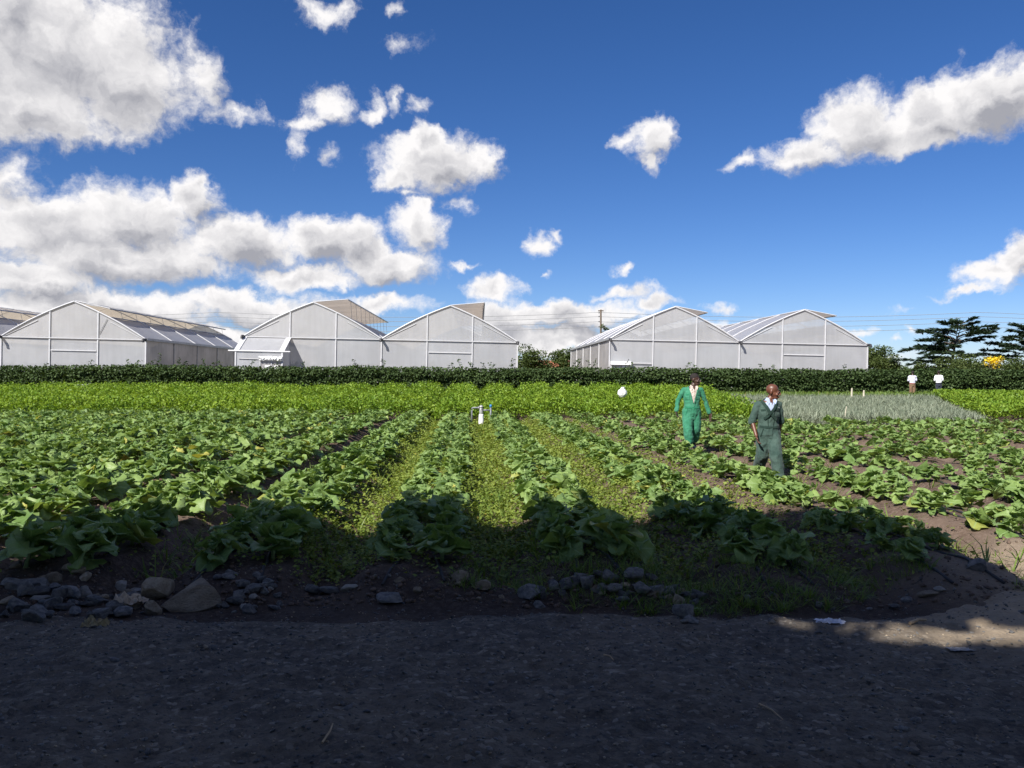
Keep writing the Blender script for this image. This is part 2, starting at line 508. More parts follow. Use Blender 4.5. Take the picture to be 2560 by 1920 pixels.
# ================================================================== terrain
ROW_DX = -0.05          # beds run slightly to the left with distance
ROW_X0, ROW_P = -0.49, 1.6
BED_Y0, FURROW = 7.25, 0.19

def smooth(a, b, x):
    t = np.clip((x - a) / (b - a), 0, 1)
    return t * t * (3 - 2 * t)

def kale_end(x):
    """far end of the beds"""
    return 33.0 - 5.0 * smooth(6.5, 9.5, x)

_ph = RS.rand(24) * 6.28
def bumps(x, y, s=1.0):
    r = 0
    for i in range(8):
        a = _ph[i] * 1.7; k = s * (0.6 + .55 * i)
        r = r + np.sin(x * math.cos(a) * k + y * math.sin(a) * k + _ph[i + 8]) / (1 + .5 * i)
    return r / 3.0

_lat = RS.rand(257, 257)
def vnoise(x, y):
    """value noise, -1..1"""
    xi, yi = np.floor(x).astype(int), np.floor(y).astype(int)
    u, v = x - xi, y - yi
    u, v = u * u * (3 - 2 * u), v * v * (3 - 2 * v)
    a, b, c, d = (_lat[(xi + i) % 256, (yi + j) % 256] for i, j in ((0, 0), (1, 0), (0, 1), (1, 1)))
    return ((a * (1 - u) + b * u) * (1 - v) + (c * (1 - u) + d * u) * v) * 2 - 1
def fbm(x, y, f, n=4, g=.5):
    r, s = 0, 1.0
    for i in range(n):
        r = r + s * vnoise(x * f + 17.3 * i, y * f + 5.1 * i); f *= 2.1; s *= g
    return r

def ground_z(x, y):
    x = np.asarray(x, float); y = np.asarray(y, float)
    u = (x - ROW_X0 - ROW_DX * y) / ROW_P
    f = np.abs(u - np.round(u)) * 2                     # 0 on a bed, 1 in a furrow
    w = bumps(x, y, 1.4)
    fur = smooth(.42, .88, f + .07 * w)
    infield = smooth(BED_Y0 - .75, BED_Y0 + .15, y + .18 * w) * (1 - smooth(kale_end(x) - .2, kale_end(x) + 1, y))
    # the first bed front drops to the roadside
    z = -FURROW * fur * infield
    z = z - .20 * (1 - smooth(BED_Y0 - .75, BED_Y0 + .1, y + .25 * w))       # roadside lies as low as the furrows
    z = z + .25 * smooth(36, 49, y)
    z = z + .02 * bumps(x, y, 5.0) * smooth(4, 7, y) * (1 - smooth(40, 60, y))
    z = z + .022 * fbm(x, y, 3.0, 4, .6) * smooth(5.5, 6.5, y) * (1 - smooth(30, 40, y))
    return z
def gz(x, y): return float(ground_z(np.array([x]), np.array([y]))[0])

def axis(fine0, fine1, step, far, g=1.35, far2=None):
    a = list(np.arange(fine0, fine1 + 1e-6, step))
    s, x = step, fine1
    while x < far: s *= g; x += s; a.append(x)
    s, x = step, fine0
    far2 = -far if far2 is None else far2
    while x > far2: s *= g; x -= s; a.insert(0, x)
    return np.array(a)
def grid_mesh(name, xs, ys, zf, mat):
    X, Y = np.meshgrid(xs, ys)
    Z = zf(X, Y)
    nx, ny = len(xs), len(ys)
    idx = np.arange(nx * ny).reshape(ny, nx)
    q = np.stack([idx[:-1, :-1], idx[:-1, 1:], idx[1:, 1:], idx[1:, :-1]], -1).reshape(-1, 4)
    return np_mesh(name, np.stack([X, Y, Z], -1), q, None, mat, smooth=True)
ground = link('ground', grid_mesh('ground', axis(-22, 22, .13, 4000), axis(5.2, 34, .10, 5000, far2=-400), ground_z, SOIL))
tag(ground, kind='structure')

# gravel road in front, its own sheet with small relief
def road_edge(x):
    return 6.42 + .22 * bumps(x, 0 * x, 1.1) + .10 * bumps(x, 0 * x + 3, 4.0) + .5 * smooth(2.5, 5, x)
def road_z(X, Y):
    base = ground_z(X, Y)
    r = .026 * fbm(X, Y, 1.1, 3) + .016 * fbm(X + 3, Y + 8, 6.0, 3, .62)
    r += .03 * np.maximum(0, bumps(X - 7, Y, 2.2)) * .5
    e = smooth(0, .5, road_edge(X) - Y)
    return base + .006 + r * e + .060 * e - .10 * (1 - smooth(-.25, .1, road_edge(X) - Y))
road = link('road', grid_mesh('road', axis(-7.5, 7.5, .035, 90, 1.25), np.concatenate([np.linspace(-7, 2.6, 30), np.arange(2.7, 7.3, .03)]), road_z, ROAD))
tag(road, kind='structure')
def surf_z(x, y):
    a = gz(x, y)
    b = float(road_z(np.array([x]), np.array([y]))[0]) if y < 7.2 else -9
    return max(a, b)

# where the shade of the roadside trees ends
EDGE = [(-40, 7.5), (-8, 7.4), (-5.6, 7.6), (-4.8, 8.0), (-4.2, 8.9), (-3.4, 9.5), (-2.6, 9.3), (-1.9, 9.0), (-.9, 10.0), (-.2, 9.5), (.5, 9.4), (1.1, 10.1), (2.0, 9.7),
        (3.0, 10.6), (3.6, 10.0), (4.0, 8.7), (4.3, 7.8), (4.6, 6.9), (5.0, 6.2), (8, 6.0), (40, 6.0)]
ex_, ey_ = np.array(EDGE).T


# ================================================================== greenhouses
SPAN, RISE, HG, BAYS, BAY = 9.6, 2.45, 4.2, 5, 5.0
PROF = [(0, 0), (.12, .150), (.25, .305), (.37, .442), (.5, .575), (.62, .690), (.75, .805), (.88, .912), (1, 1)]
def roof_h(x):
    """height over the gutter at x across one span"""
    t = x / (SPAN / 2)
    if t > 1: t = 2 - t
    t = max(0, min(1, t))
    for (a, ha), (b, hb) in zip(PROF, PROF[1:]):
        if t <= b: return RISE * (ha + (hb - ha) * (t - a) / (b - a))
    return RISE
VENT0, VENT1 = SPAN / 2, SPAN / 2 + 2.3

def sheet(name, pts, mat, parent, faces=None):
    me = bpy.data.meshes.new(name)
    me.from_pydata([tuple(p) for p in pts], [], faces or [tuple(range(len(pts)))])
    me.materials.append(mat); me.update()
    return link(name, me, parent)

def strip(name, line, y0, y1, mat, parent, sag=0.0):
    """film stretched over the line (x,z) from y0 to y1"""
    n = len(line); ny = 3
    v = [(x, y0 + (y1 - y0) * j / (ny - 1), z - (sag if j == 1 else 0)) for j in range(ny) for x, z in line]
    f = [(j*n+i, j*n+i+1, (j+1)*n+i+1, (j+1)*n+i) for j in range(ny - 1) for i in range(n - 1)]
    return sheet(name, v, mat, parent, f)

def greenhouse(X, Yf, zL, spans, label, vent_tilt, rail_span, vent_w=2.35):
    root = empty('greenhouse', (X, Yf, zL - HG), (0, R(1.2), 0.039))
    tag(root, label, 'greenhouse', 'film greenhouses behind the hedge')
    D = BAYS * BAY
    W = SPAN * spans
    posts = [SPAN * s + 3.2 * k for s in range(spans) for k in range(3)] + [W]
    for wall_y, nm in ((0.0, 'front'), (D, 'rear')):
        for s in range(spans):
            for k in range(3):
                x0, x1 = SPAN * s + 3.2 * k, SPAN * s + 3.2 * (k + 1)
                # lower wall sheet
                sheet('gable_panel', [(x0, wall_y, .0), (x1, wall_y, .0), (x1, wall_y, HG), (x0, wall_y, HG)], FILM, root)
                xs = sorted(set([x0 - SPAN*s, x1 - SPAN*s] + [SPAN/2*t for t, _ in PROF if x0 < SPAN*s + SPAN/2*t < x1]
                                + [SPAN - SPAN/2*t for t, _ in PROF if x0 < SPAN*s + SPAN - SPAN/2*t < x1]))
                top = [(SPAN*s + x, wall_y, HG + roof_h(x) + .001) for x in xs]
                sheet('gable_panel', [(x0, wall_y, HG), (x1, wall_y, HG)] + top[::-1], FILM, root)
        yo = -.04 if wall_y == 0 else .04
        for i, x in enumerate(posts):
            h = HG + (roof_h(x % SPAN) if 0.01 < x % SPAN < SPAN - .01 else -.02)
            m = MB(); m.bar((x, wall_y + yo, -.3), (x, wall_y + yo, h), .08, .06)
            m.build('post', WHITE_STEEL, root)
        for s in range(spans):
            m = MB(); m.bar((SPAN*s + .1, wall_y + yo*1.9, HG), (SPAN*(s+1) - .1, wall_y + yo*1.9, HG), .06, .055)
            m.build('tie_beam', WHITE_STEEL, root)
    if rail_span is not None:
        m = MB(); m.bar((SPAN*rail_span + 3.3, -.06, 3.38), (SPAN*rail_span + 6.3, -.06, 3.38), .04, .07)
        m.build('rail', WHITE_STEEL, root)
    for s in range(spans):
        ox = SPAN * s
        left = [(ox + SPAN/2*t, HG + RISE*h + .012) for t, h in PROF]
        right = [(ox + SPAN - SPAN/2*t, HG + RISE*h + .012) for t, h in PROF if SPAN - SPAN/2*t > VENT1] + [(ox + VENT1, HG + roof_h(VENT1) + .012)]
        for b in range(BAYS):
            strip('roof_panel', left, b*BAY, (b+1)*BAY, ROOF_FILM, root, .05)
            strip('roof_panel', right, b*BAY, (b+1)*BAY, ROOF_FILM, root, .05)
        for b in range(BAYS + 1):
            r = .055 if b == 0 else .038
            m = MB()
            m.tube([(ox + SPAN/2*t, b*BAY + (-.05 if b == 0 else 0), HG + RISE*h + .04) for t, h in PROF] +
                   [(ox + SPAN - SPAN/2*t, b*BAY + (-.05 if b == 0 else 0), HG + RISE*h + .04) for t, h in PROF[::-1][1:]], r, 6)
            m.build('arch', WHITE_STEEL, root)
            # straight lower chord of the truss, seen close under the arch
            for e0, e1 in ((.15, SPAN*.25), (SPAN - .15, SPAN*.75)):
                m = MB()
                m.tube([(ox + e0, b*BAY - .03, HG + .03), (ox + e1, b*BAY - .03, HG + RISE*.47)], .022, 5)
                m.build('brace', WHITE_STEEL, root)
        m = MB(); m.tube([(ox + SPAN/2, -.1, HG + RISE + .06), (ox + SPAN/2, D + .1, HG + RISE + .06)], .05, 6)
        m.build('ridge_bar', WHITE_STEEL, root)
        # open ridge vent: frame, film in bays, stays
        hx, hz = ox + SPAN/2 + .05, HG + RISE + .07
        ex, ez = hx + vent_w * math.cos(vent_tilt), hz + vent_w * math.sin(vent_tilt)
        vent = empty('ridge_vent', (0, 0, 0), parent=root)
        for b in range(BAYS):
            sheet('vent_panel', [(hx, b*BAY, hz), (ex, b*BAY, ez), (ex, (b+1)*BAY, ez), (hx, (b+1)*BAY, hz)], VENT_FILM, vent)
        m = MB(); m.tube([(ex, -.05, ez), (ex, D + .2, ez)], .05, 6); m.build('vent_edge_bar', GREY_STEEL, vent)
        for b in range(2 * BAYS + 1):
            y = b * BAY / 2
            m = MB(); m.tube([(hx, y, hz + .02), (ex, y, ez + .02)], .03 if b in (0, 2*BAYS) else .018, 5)
            m.build('vent_rib', WHITE_STEEL if b == 0 else GREY_STEEL, vent)
        for b in range(1, 2 * BAYS + 1):
            y = b * BAY / 2 - .6
            m = MB(); m.tube([(ex - .1, y, ez), (ox + VENT1 + .1, y, HG + roof_h(VENT1))], .014, 5)
            m.build('vent_stay', GREY_STEEL, vent)
        m = MB(); m.tube([(ox + VENT1, 0, HG + roof_h(VENT1) + .03), (ox + VENT1, D, HG + roof_h(VENT1) + .03)], .04, 6)
        m.build('purlin', GREY_STEEL, root)
    # gutters with dark spouts
    for s in range(spans + 1):
        x = SPAN * s
        m = MB()
        for dx in (-.13, .11): m.box((x + dx, -.12, HG - .02), (x + dx + .02, D + .1, HG + .12))
        m.box((x - .13, -.12, HG - .05), (x + .13, D + .1, HG - .022))
        g = m.build('gutter', GREY_STEEL, root)
        m = MB(); m.tube([(x, -.05, HG + .02), (x, -.5, HG + .0), (x, -.56, HG - .16)], .09, 7)
        m.build('spout', DARK_RUBBER, root)
    # long walls: base board, curtain bays, posts
    for x, side in ((0.0, -1), (W, 1)):
        m = MB(); m.box((x - .06, .1, -.3), (x + .06, D - .1, .72)); m.build('base_board', CONCRETE, root)
        for b in range(BAYS):
            sheet('side_panel', [(x, b*BAY, .72), (x, (b+1)*BAY, .72), (x, (b+1)*BAY, HG - .06), (x, b*BAY, HG - .06)], CURTAIN, root)
        for b in range(1, BAYS + 1):
            m = MB(); m.bar((x + .045*side, b*BAY - .001, -.2), (x + .045*side, b*BAY - .001, HG - .06), .07, .07); m.build('post', GREY_STEEL if side > 0 else WHITE_STEEL, root)
        m = MB(); m.tube([(x + .05*side, .2, .8), (x + .05*side, D, .8)], .035, 6); m.build('curtain_roller', GREY_STEEL, root)
    return root

GX = lambda x, Y: (x - 1280) / F * Y
gh1 = greenhouse(GX(-8 - 357, 55), 55.0, 4.50, 2, 'greenhouse with tan ridge vents and a shaded grey side wall, left of the porch greenhouse', -.20, 1)
gh2 = greenhouse(GX(607, 57.5), 57.5, 4.42, 2, 'twin gabled greenhouse with a sloping entrance porch and steeply raised ridge vents', .10, 1)
gh3 = greenhouse(GX(1521, 60), 60.0, 4.32, 2, 'twin gabled greenhouse with half open ridge vents and a white door head at its corner', -.17, 1)
# a slack brace behind the film of the single wide gable
m = MB(); m.tube([(SPAN + 6.5, -.05, HG + .35), (SPAN + 7.0, -.05, HG + 1.35)], .018, 5); m.build('brace', GREY_STEEL, gh1)

# entrance porch of the middle greenhouse
porch = empty('porch', (0, 0, 0), parent=gh2)
pz, pd = 3.12, 2.0
sheet('porch_roof', [(0, -.06, HG - .08), (3.2, -.06, HG - .08), (3.2, -pd, pz), (0, -pd, pz)], FILM, porch)
for x in (0.08, 3.12):
    m = MB(); m.bar((x, -.08, HG - .06), (x, -pd - .03, pz + .02), .34, .06); m.build('porch_rafter', WHITE_STEEL, porch)
m = MB(); m.tube([(-.45, -pd - .04, pz + .02), (3.7, -pd - .04, pz + .02)], .055, 7); m.build('porch_beam', WHITE_STEEL, porch)
for x in (.04, 3.16):
    m = MB(); m.bar((x, -pd, -.3), (x, -pd, pz), .1); m.build('porch_post', WHITE_STEEL, porch)
sheet('porch_wall', [(0, -pd, -.2), (1.66, -pd, -.2), (1.66, -pd, pz), (0, -pd, pz)], FILM, porch)
sheet('porch_wall', [(1.66, -pd, 2.55), (3.2, -pd, 2.55), (3.2, -pd, pz), (1.66, -pd, pz)], FILM, porch)
for x in (0, 3.2):
    sheet('porch_wall', [(x, -pd, -.2), (x, -.06, -.2), (x, -.06, HG - .08), (x, -pd, pz)], FILM, porch)
m = MB(); m.tube([(.25, -pd - .05, 2.62), (1.7, -pd - .05, 2.60)], .025, 6); m.build('rail', GREY_STEEL, porch)
for x0, x1, sx0, sx1, sz0, sz1 in ((1.70, 2.42, 2.02, 2.36, 1.75, 2.2), (2.45, 3.1, 2.66, 2.92, 1.75, 2.2)):
    d = sheet('door_leaf', [(x0, -pd - .02, -.2), (x1, -pd - .02, -.2), (x1, -pd - .02, 2.5), (x0, -pd - .02, 2.5)], CURTAIN, porch)
    m = MB(); m.box((sx0, -pd - .05, sz0), (sx1, -pd - .03, sz1)); m.build('notice_board', BOARD_WHITE, d)
    m = MB(); m.bar((x0, -pd - .04, -.2), (x0, -pd - .04, 2.5), .05); m.build('frame', WHITE_STEEL, d)
# crumpled roll of plastic above the doors
me = bpy.data.meshes.new('rolled_sheet'); bm = bmesh.new()
bmesh.ops.create_cone(bm, cap_ends=True, segments=12, radius1=.14, radius2=.14, depth=1.55)
bmesh.ops.subdivide_edges(bm, edges=[e for e in bm.edges if abs(e.verts[0].co.z - e.verts[1].co.z) > .5], cuts=22)
for v in bm.verts:
    k = 1 + .55 * mnoise.noise(v.co * 9.0); v.co.x *= k; v.co.y *= k
bm.to_mesh(me); bm.free(); me.materials.append(WHITE_PLASTIC)
link('rolled_sheet', me, porch, (2.43, -pd - .14, 2.66), (0, R(90), 0))

# door in the corner of the right greenhouse
door = empty('door', (0, 0, 0), parent=gh3)
m = MB(); m.box((.08, -.35, 2.36), (1.58, -.07, 2.62)); m.build('door_head', BOARD_WHITE, door)
for x in (.12, .78, 1.52):
    m = MB(); m.bar((x, -.1, -.2), (x, -.1, 2.36), .08); m.build('frame', WHITE_STEEL, door)
for x0, z0 in ((.96, 2.08), (.86, 1.68)):
    m = MB(); m.box((x0, -.13, z0), (x0 + .34, -.1, z0 + .17)); m.build('notice_board', BOARD_WHITE, door)
m = MB(); m.tube([(1.6, -.1, 2.5), (3.1, -.1, 2.5)], .035, 6); m.build('rail', WHITE_STEEL, door)

# ================================================================== kale
def leaf_grid(nu, nv, length, width, seed, curl=.5, ruffle=.045, fold=.25):
    """one kale leaf along +y: stalk, then a lobed, ruffled blade bending down"""
    rs = np.random.RandomState(seed)
    s = 1 - (1 - np.linspace(0, 1, nv)) ** 1.25
    t = np.linspace(-1, 1, nu)
    ph = rs.rand(6) * 6.28
    verts, uvs = [], []
    for j, sj in enumerate(s):
        petiole = .20
        if sj < petiole:
            w = .030 + .02 * sj
        else:
            q = (sj - petiole) / (1 - petiole)
            w = max(.06, math.sqrt(max(0, 1 - (2 * (q * .97 + .03) ** .85 - 1) ** 2))) * (1 + .06 * math.sin(5 * q + ph[5]))
        for i, ti in enumerate(t):
            edge = abs(ti) ** 2
            lob = 1 + (.20 * math.sin(11 * sj + ph[0] + (1 if ti > 0 else 2.3)) + .16 * math.sin(23 * sj + ph[1] + 2 * ti)) * edge
            x = ti * w * width * .5 * lob
            y = sj * length
            a = curl * sj * sj
            z = -a * length * .55 + fold * abs(x) + ruffle * edge * math.sin(11 * sj + ph[2] + 3.1 * ti) + .028 * math.sin(7 * sj + ph[3] + 4 * ti) + .016 * math.sin(15 * sj + ph[4] - 6 * ti)
            y2 = y * math.cos(a * .5) - edge * .06 * length * (0 if sj < petiole else 1)
            verts.append((x, y2, z)); uvs.append((ti * .5 + .5, sj))
    f = [(j*nu+i, j*nu+i+1, (j+1)*nu+i+1, (j+1)*nu+i) for j in range(nv - 1) for i in range(nu - 1)]
    return np.array(verts), np.array(f), np.array(uvs)

def uv_mesh(me, uvs):
    uv = me.uv_layers.new(name='UVMap')
    li = np.empty(len(me.loops), np.int32); me.loops.foreach_get('vertex_index', li)
    uv.data.foreach_set('uv', uvs[li].astype(np.float32).ravel())

LEAF_VARS = []
for k in range(10):
    v, f, uv = leaf_grid(9, 14, 1.0, .80 + .16 * RS.rand(), 100 + k, .2 + .95 * RS.rand(), .06 + .045 * RS.rand(), .15 + .3 * RS.rand())
    me = np_mesh('kale_leaf', v, f, None, KALE, smooth=True); uv_mesh(me, uv)
    LEAF_VARS.append(me)
MID_VARS = [leaf_grid(7, 9, 1.0, .88, 230 + k, .2 + .95 * RS.rand(), .08, .26) for k in range(8)]
LOW_VARS = [leaf_grid(5, 6, 1.0, .86, 200 + k, .2 + .95 * RS.rand(), .085, .28) for k in range(8)]
m = MB(); m.tube([(0, 0, -.08), (.004, .003, .35), (0, .006, .72), (0, 0, 1)], [.05, .045, .06, .03], 6)
STALK_ME = m.mesh('kale_stalk', KALE_STALK, True)

def plant_layout(rs, size, n=None):
    """stem height and leaves (base height, azimuth, pitch, length)"""
    h = size * (.42 + .22 * rs.rand())
    n = n or rs.randint(15, 21)
    a0 = rs.rand() * 6.28
    leaves = []
    for i in range(n):
        q = i / (n - 1)                                  # 0 old outer leaf, 1 heart leaf
        az = a0 + i * 2.39996 + rs.randn() * .25
        pitch = R(20 + 54 * q ** 1.1 + rs.randn() * 15)
        ln = size * (.40 + .17 * math.sin(math.pi * min(1, q + .25)) - .22 * q) * (.75 + .5 * rs.rand())
        z = h * (.25 + .75 * q)
        leaves.append((z, az, pitch, ln, rs.randn() * .38, 1.0 + .2 * rs.randn()))
    return h, leaves

def row_params(k):
    """size of the plants in bed k and how full it is"""
    if k == -2: return .53, 1.0
    if k < -2: return .55, 1.0
    if k == -1: return .47, .98
    if k == 0: return .44, .98
    if k == 1: return .43, .93
    if k == 2: return .43, .88
    if k <= 4: return .42, .84
    return .42, .86

plants = []
for k in range(-14, 18):
    size, full = row_params(k)
    for side in (-1, 1):
        y = BED_Y0 + (.22 if k > -2 else -.05) + RS.rand() * .25
        while True:
            x = ROW_X0 + ROW_P * k + ROW_DX * y + side * (.24 if k > -2 else .27) + RS.randn() * .05
            if y > kale_end(x): break
            if RS.rand() < full and abs(x) < .66 * y + 1.2:
                yy = y + RS.randn() * .06
                s = size * (.82 + .36 * RS.rand())
                if k >= 3: s *= .92 + .12 * math.sin(y * .9 + k)
                if k == 1 and yy < 8.1: s *= 1.12
                plants.append((x, yy, s, k))
            y += (.40 if k > -2 else .44) * (.85 + .3 * RS.rand())
# keep the two walking men and the pump clear of stems
def clear_of(x, y):
    for cx, cy, r in ((4.0, 18.2, .33), (4.38, 14.0, .36), (-1.13, 30.0, .5), (4.1, 13.4, .3)):
        if (x - cx) ** 2 + (y - cy) ** 2 < r * r: return False
    return True
plants = [p for p in plants if clear_of(p[0], p[1])]
inview = [p for p in plants if abs(p[0]) < .63 * p[1] + .15]
inview.sort(key=lambda p: p[1] / p[2] ** .5)
near = inview[:300]
near_set = set(near)
far_plants = [p for p in plants if p not in near_set]

BED = {-1: 'bed between dense beds and weedy path', 0: 'bed that leads to the irrigation filter', 1: 'bed just right of the irrigation filter',
       2: 'bed between weedy path and walking men', 3: 'bed where the walking men pass', 4: 'first sparse bed right of the walking men', 5: 'second sparse bed right of the walking men',
       -2: 'first dense bed left of the weedy paths', -3: 'second dense bed left of the weedy paths', -4: 'third dense bed left of the weedy paths'}
first_y = {}
for p in near: first_y[p[3]] = min(first_y.get(p[3], 99), p[1])
def bed_label(x, y, k):
    bed = BED.get(k, 'dense beds farthest from the weedy paths' if k < 0 else 'sparse beds farthest from the weedy paths')
    if y < first_y[k] + .45 and k in BED: w = 'kale plant at the road end of the '
    elif y < np.interp(x, ex_, ey_) - .2: w = 'tree shaded kale plant in the '
    else: w = ('large ' if k <= -2 else 'low ' if k >= 4 else '') + 'sunlit kale plant in the '
    return w + bed, w.replace(' plant', '') .strip() + ' ' + bed

for i, (x, y, s, k) in enumerate(near):
    rs = np.random.RandomState(1000 + i)
    h, leaves = plant_layout(rs, s)
    lab, grp_ = bed_label(x, y, k)
    root = empty('kale_plant', (x, y, gz(x, y) - .01), (R(rs.randn() * 5), R(rs.randn() * 5), 0))
    tag(root, lab, 'kale plant', grp_)
    link('stalk', STALK_ME, root, scale=(.42, .42, h))
    for (z, az, pitch, ln, roll, ws) in leaves:
        e = Euler((pitch, roll, az), 'XYZ')
        link('leaf', LEAF_VARS[rs.randint(len(LEAF_VARS))], root, (0, 0, z), (pitch, roll, az), (ln * ws, ln, ln))

def rot_mats(pitch, roll, az):
    cx, sx, cy, sy, cz, sz = np.cos(pitch), np.sin(pitch), np.cos(roll), np.sin(roll), np.cos(az), np.sin(az)
    o, l = np.zeros_like(cx), np.ones_like(cx)
    Rx = np.stack([l, o, o, o, cx, -sx, o, sx, cx], -1).reshape(-1, 3, 3)
    Ry = np.stack([cy, o, sy, o, l, o, -sy, o, cy], -1).reshape(-1, 3, 3)
    Rz = np.stack([cz, -sz, o, sz, cz, o, o, o, l], -1).reshape(-1, 3, 3)
    return Rz @ Ry @ Rx

def scatter(name, protos, pos, pitch, roll, az, scale, mat, rnd=None, rs=RS, smooth=True, uv=False):
    """bake many small leaves into one mesh. protos: list of (verts, quads[, uvs])"""
    n = len(pos); which = rs.randint(0, len(protos), n)
    Rm = rot_mats(pitch, roll, az)
    scale = np.asarray(scale, float)
    if scale.ndim == 1: scale = np.repeat(scale[:, None], 3, 1)
    VS, QS, TS, AS, US = [], [], [], [], []; off = 0
    rnd = rs.rand(n) if rnd is None else rnd
    for w, pr in enumerate(protos):
        ids = np.where(which == w)[0]
        if not len(ids): continue
        v, f = pr[0], pr[1]
        pv = np.einsum('nij,nvj->nvi', Rm[ids], v[None] * scale[ids][:, None]) + pos[ids][:, None]
        nv = len(v)
        o = off + np.arange(len(ids))[:, None, None] * nv
        ff = (f[None] + o).reshape(-1, f.shape[1])
        (QS if f.shape[1] == 4 else TS).append(ff)
        VS.append(pv.reshape(-1, 3)); AS.append(np.repeat(rnd[ids], nv)); off += nv * len(ids)
        if uv: US.append(np.tile(pr[2], (len(ids), 1)))
    me = np_mesh(name, np.concatenate(VS), np.concatenate(QS) if QS else None, np.concatenate(TS) if TS else None, mat,
                 {'rnd': np.concatenate(AS)}, smooth)
    if uv: uv_mesh(me, np.concatenate(US))
    return me

for nm, lo, hi, protos, nl, lab in (('kale_field', 0, 21, MID_VARS, 15, 'mass of kale plants in the middle part of the beds'), ('far_kale_field', 21, 99, LOW_VARS, 13, 'mass of kale plants in the far part of the beds before the herbs')):
    P_, PI_, RO_, AZ_, SC_ = [], [], [], [], []
    for i, (x, y, s, k) in enumerate(far_plants):
        if not lo <= y < hi: continue
        rs = np.random.RandomState(50000 + i)
        h, leaves = plant_layout(rs, s, nl)
        g = gz(x, y)
        for (z, az, pitch, ln, roll, ws) in leaves:
            P_.append((x, y, g + z)); PI_.append(pitch); RO_.append(roll); AZ_.append(az); SC_.append((ln * ws, ln, ln))
    kf = link(nm, scatter(nm, protos, np.array(P_), np.array(PI_), np.array(RO_), np.array(AZ_), np.array(SC_), KALE, uv=True))
    tag(kf, lab, 'kale', kind='stuff')

# ------------------------------------------------------------------ weeds on the paths between the beds
def quad_leaf(w=.5, fold=.15, tip=.35):
    v = np.array([(0, 0, 0), (-w * .5, .45, fold), (0, 1, -.05), (w * .5, .45, fold)])
    return v, np.array([(0, 3, 2, 1)])
def blade(w=.06, bend=.3):
    v = np.array([(-w, 0, 0), (w, 0, 0), (w * .7, .55, -bend * .25), (-w * .7, .55, -bend * .25), (w * .12, 1, -bend), (-w * .12, 1, -bend)])
    return v, np.array([(0, 1, 2, 3), (3, 2, 4, 5)])
WEED_P = [quad_leaf(.75, .1), quad_leaf(.6, .2), quad_leaf(.9, .05)]
BLADE_P = [blade(.035, .25), blade(.03, .5), blade(.045, .7)]

def weed_density(x, y):
    u = (x - ROW_X0 - ROW_DX * y) / ROW_P
    f = np.abs(u - np.round(u)) * 2
    path = np.floor(u)                                   # path right of bed n
    d = np.select([path == -1, path == 0, path == 1, path == 2, path == 3], [.85, 1.0, .80, .42, .25], .10)
    d = np.where(path < -2, .08, d); d = np.where(path == -2, .30, d)
    patch = bumps(x, y, 2.1) * .6 + bumps(x + 5, y, 5.2) * .5
    d = d * np.clip(.72 + .75 * patch + .35 * smooth(.3, .8, f), 0, 1.3)
    d = d * smooth(6.9, 8.6, y + .6 * bumps(x + 2, y, 2.0))
    return d * (1 - smooth(29, 34, y))
N = 420000
y = 6.6 + 26.4 * RS.rand(N) ** 1.35
x = (RS.rand(N) * 2 - 1) * (.64 * y + .3)
x = np.where(RS.rand(N) < .75, ROW_X0 + ROW_DX * y + (RS.rand(N) * 6.4 - 2.0), x)
keep = RS.rand(N) < weed_density(x, y) * .62
x, y = x[keep], y[keep]
# cluster into small rosettes
x = x + .04 * np.sin(37 * x + 11 * y); y = y + .04 * np.sin(29 * y + 17 * x)
n = len(x); hh = .015 + .10 * RS.rand(n) ** 1.6
sz = (.022 + .030 * RS.rand(n)) * (1 + .035 * (y - 6))
wd = scatter('weed', WEED_P, np.stack([x, y, ground_z(x, y) + hh], -1), R(12) + RS.randn(n) * .38, RS.randn(n) * .4, RS.rand(n) * 6.28, sz, WEED, smooth=False)
o = link('weed_cover', wd); tag(o, 'low yellow green weeds covering the paths between beds', 'weeds', kind='stuff')

# ------------------------------------------------------------------ grass tufts (field edge, roadside, paths)
def tufts(spots, blades, hmin, hmax, spread):
    P, PI, RO, AZ, SC = [], [], [], [], []
    for (x, y) in spots:
        nb = RS.randint(*blades); g = gz(x, y); s0 = .6 + .8 * RS.rand()
        for _ in range(nb):
            a = RS.rand() * 6.28; r = spread * RS.rand()
            xx, yy = x + r * math.cos(a), y + r * math.sin(a)
            P.append((xx, yy, g - .01)); PI.append(R(60 + RS.randn() * 16)); RO.append(RS.randn() * .2); AZ.append(a + RS.randn() * .6 - 1.57)
            ln = (hmin + (hmax - hmin) * RS.rand()) * s0; SC.append((ln * .8, ln, ln))
    return np.array(P), np.array(PI), np.array(RO), np.array(AZ), np.array(SC)
spots = []
for _ in range(2600):
    y = 6.3 + 1.4 * RS.rand() ** 1.5
    x = (RS.rand() * 2 - 1) * 4.9
    m_ = bumps(np.array([x]), np.array([y]), 1.7)[0] + .5 * bumps(np.array([x + 3]), np.array([y]), 4.0)[0]
    if m_ > .25 + (.4 if x < -1.7 else 0) + (.9 if y < road_edge(np.array([x]))[0] - .05 else 0): spots.append((x, y))
a1 = tufts(spots, (8, 20), .05, .14, .07)
spots = []
for _ in range(900):
    y = 7.5 + 13 * RS.rand() ** 1.4; x = ROW_X0 + ROW_DX * y + ROW_P * (RS.randint(-2, 6) + .5) + RS.randn() * .25
    if abs(x) < .64 * y: spots.append((x, y))
a2 = tufts(spots, (5, 14), .08, .26, .06)
aa = [np.concatenate([p, q]) for p, q in zip(a1, a2)]
o = link('grass', scatter('grass', BLADE_P, *aa, GRASS, smooth=False)); tag(o, 'thin green grass along the roadside and on the paths', 'grass', kind='stuff')

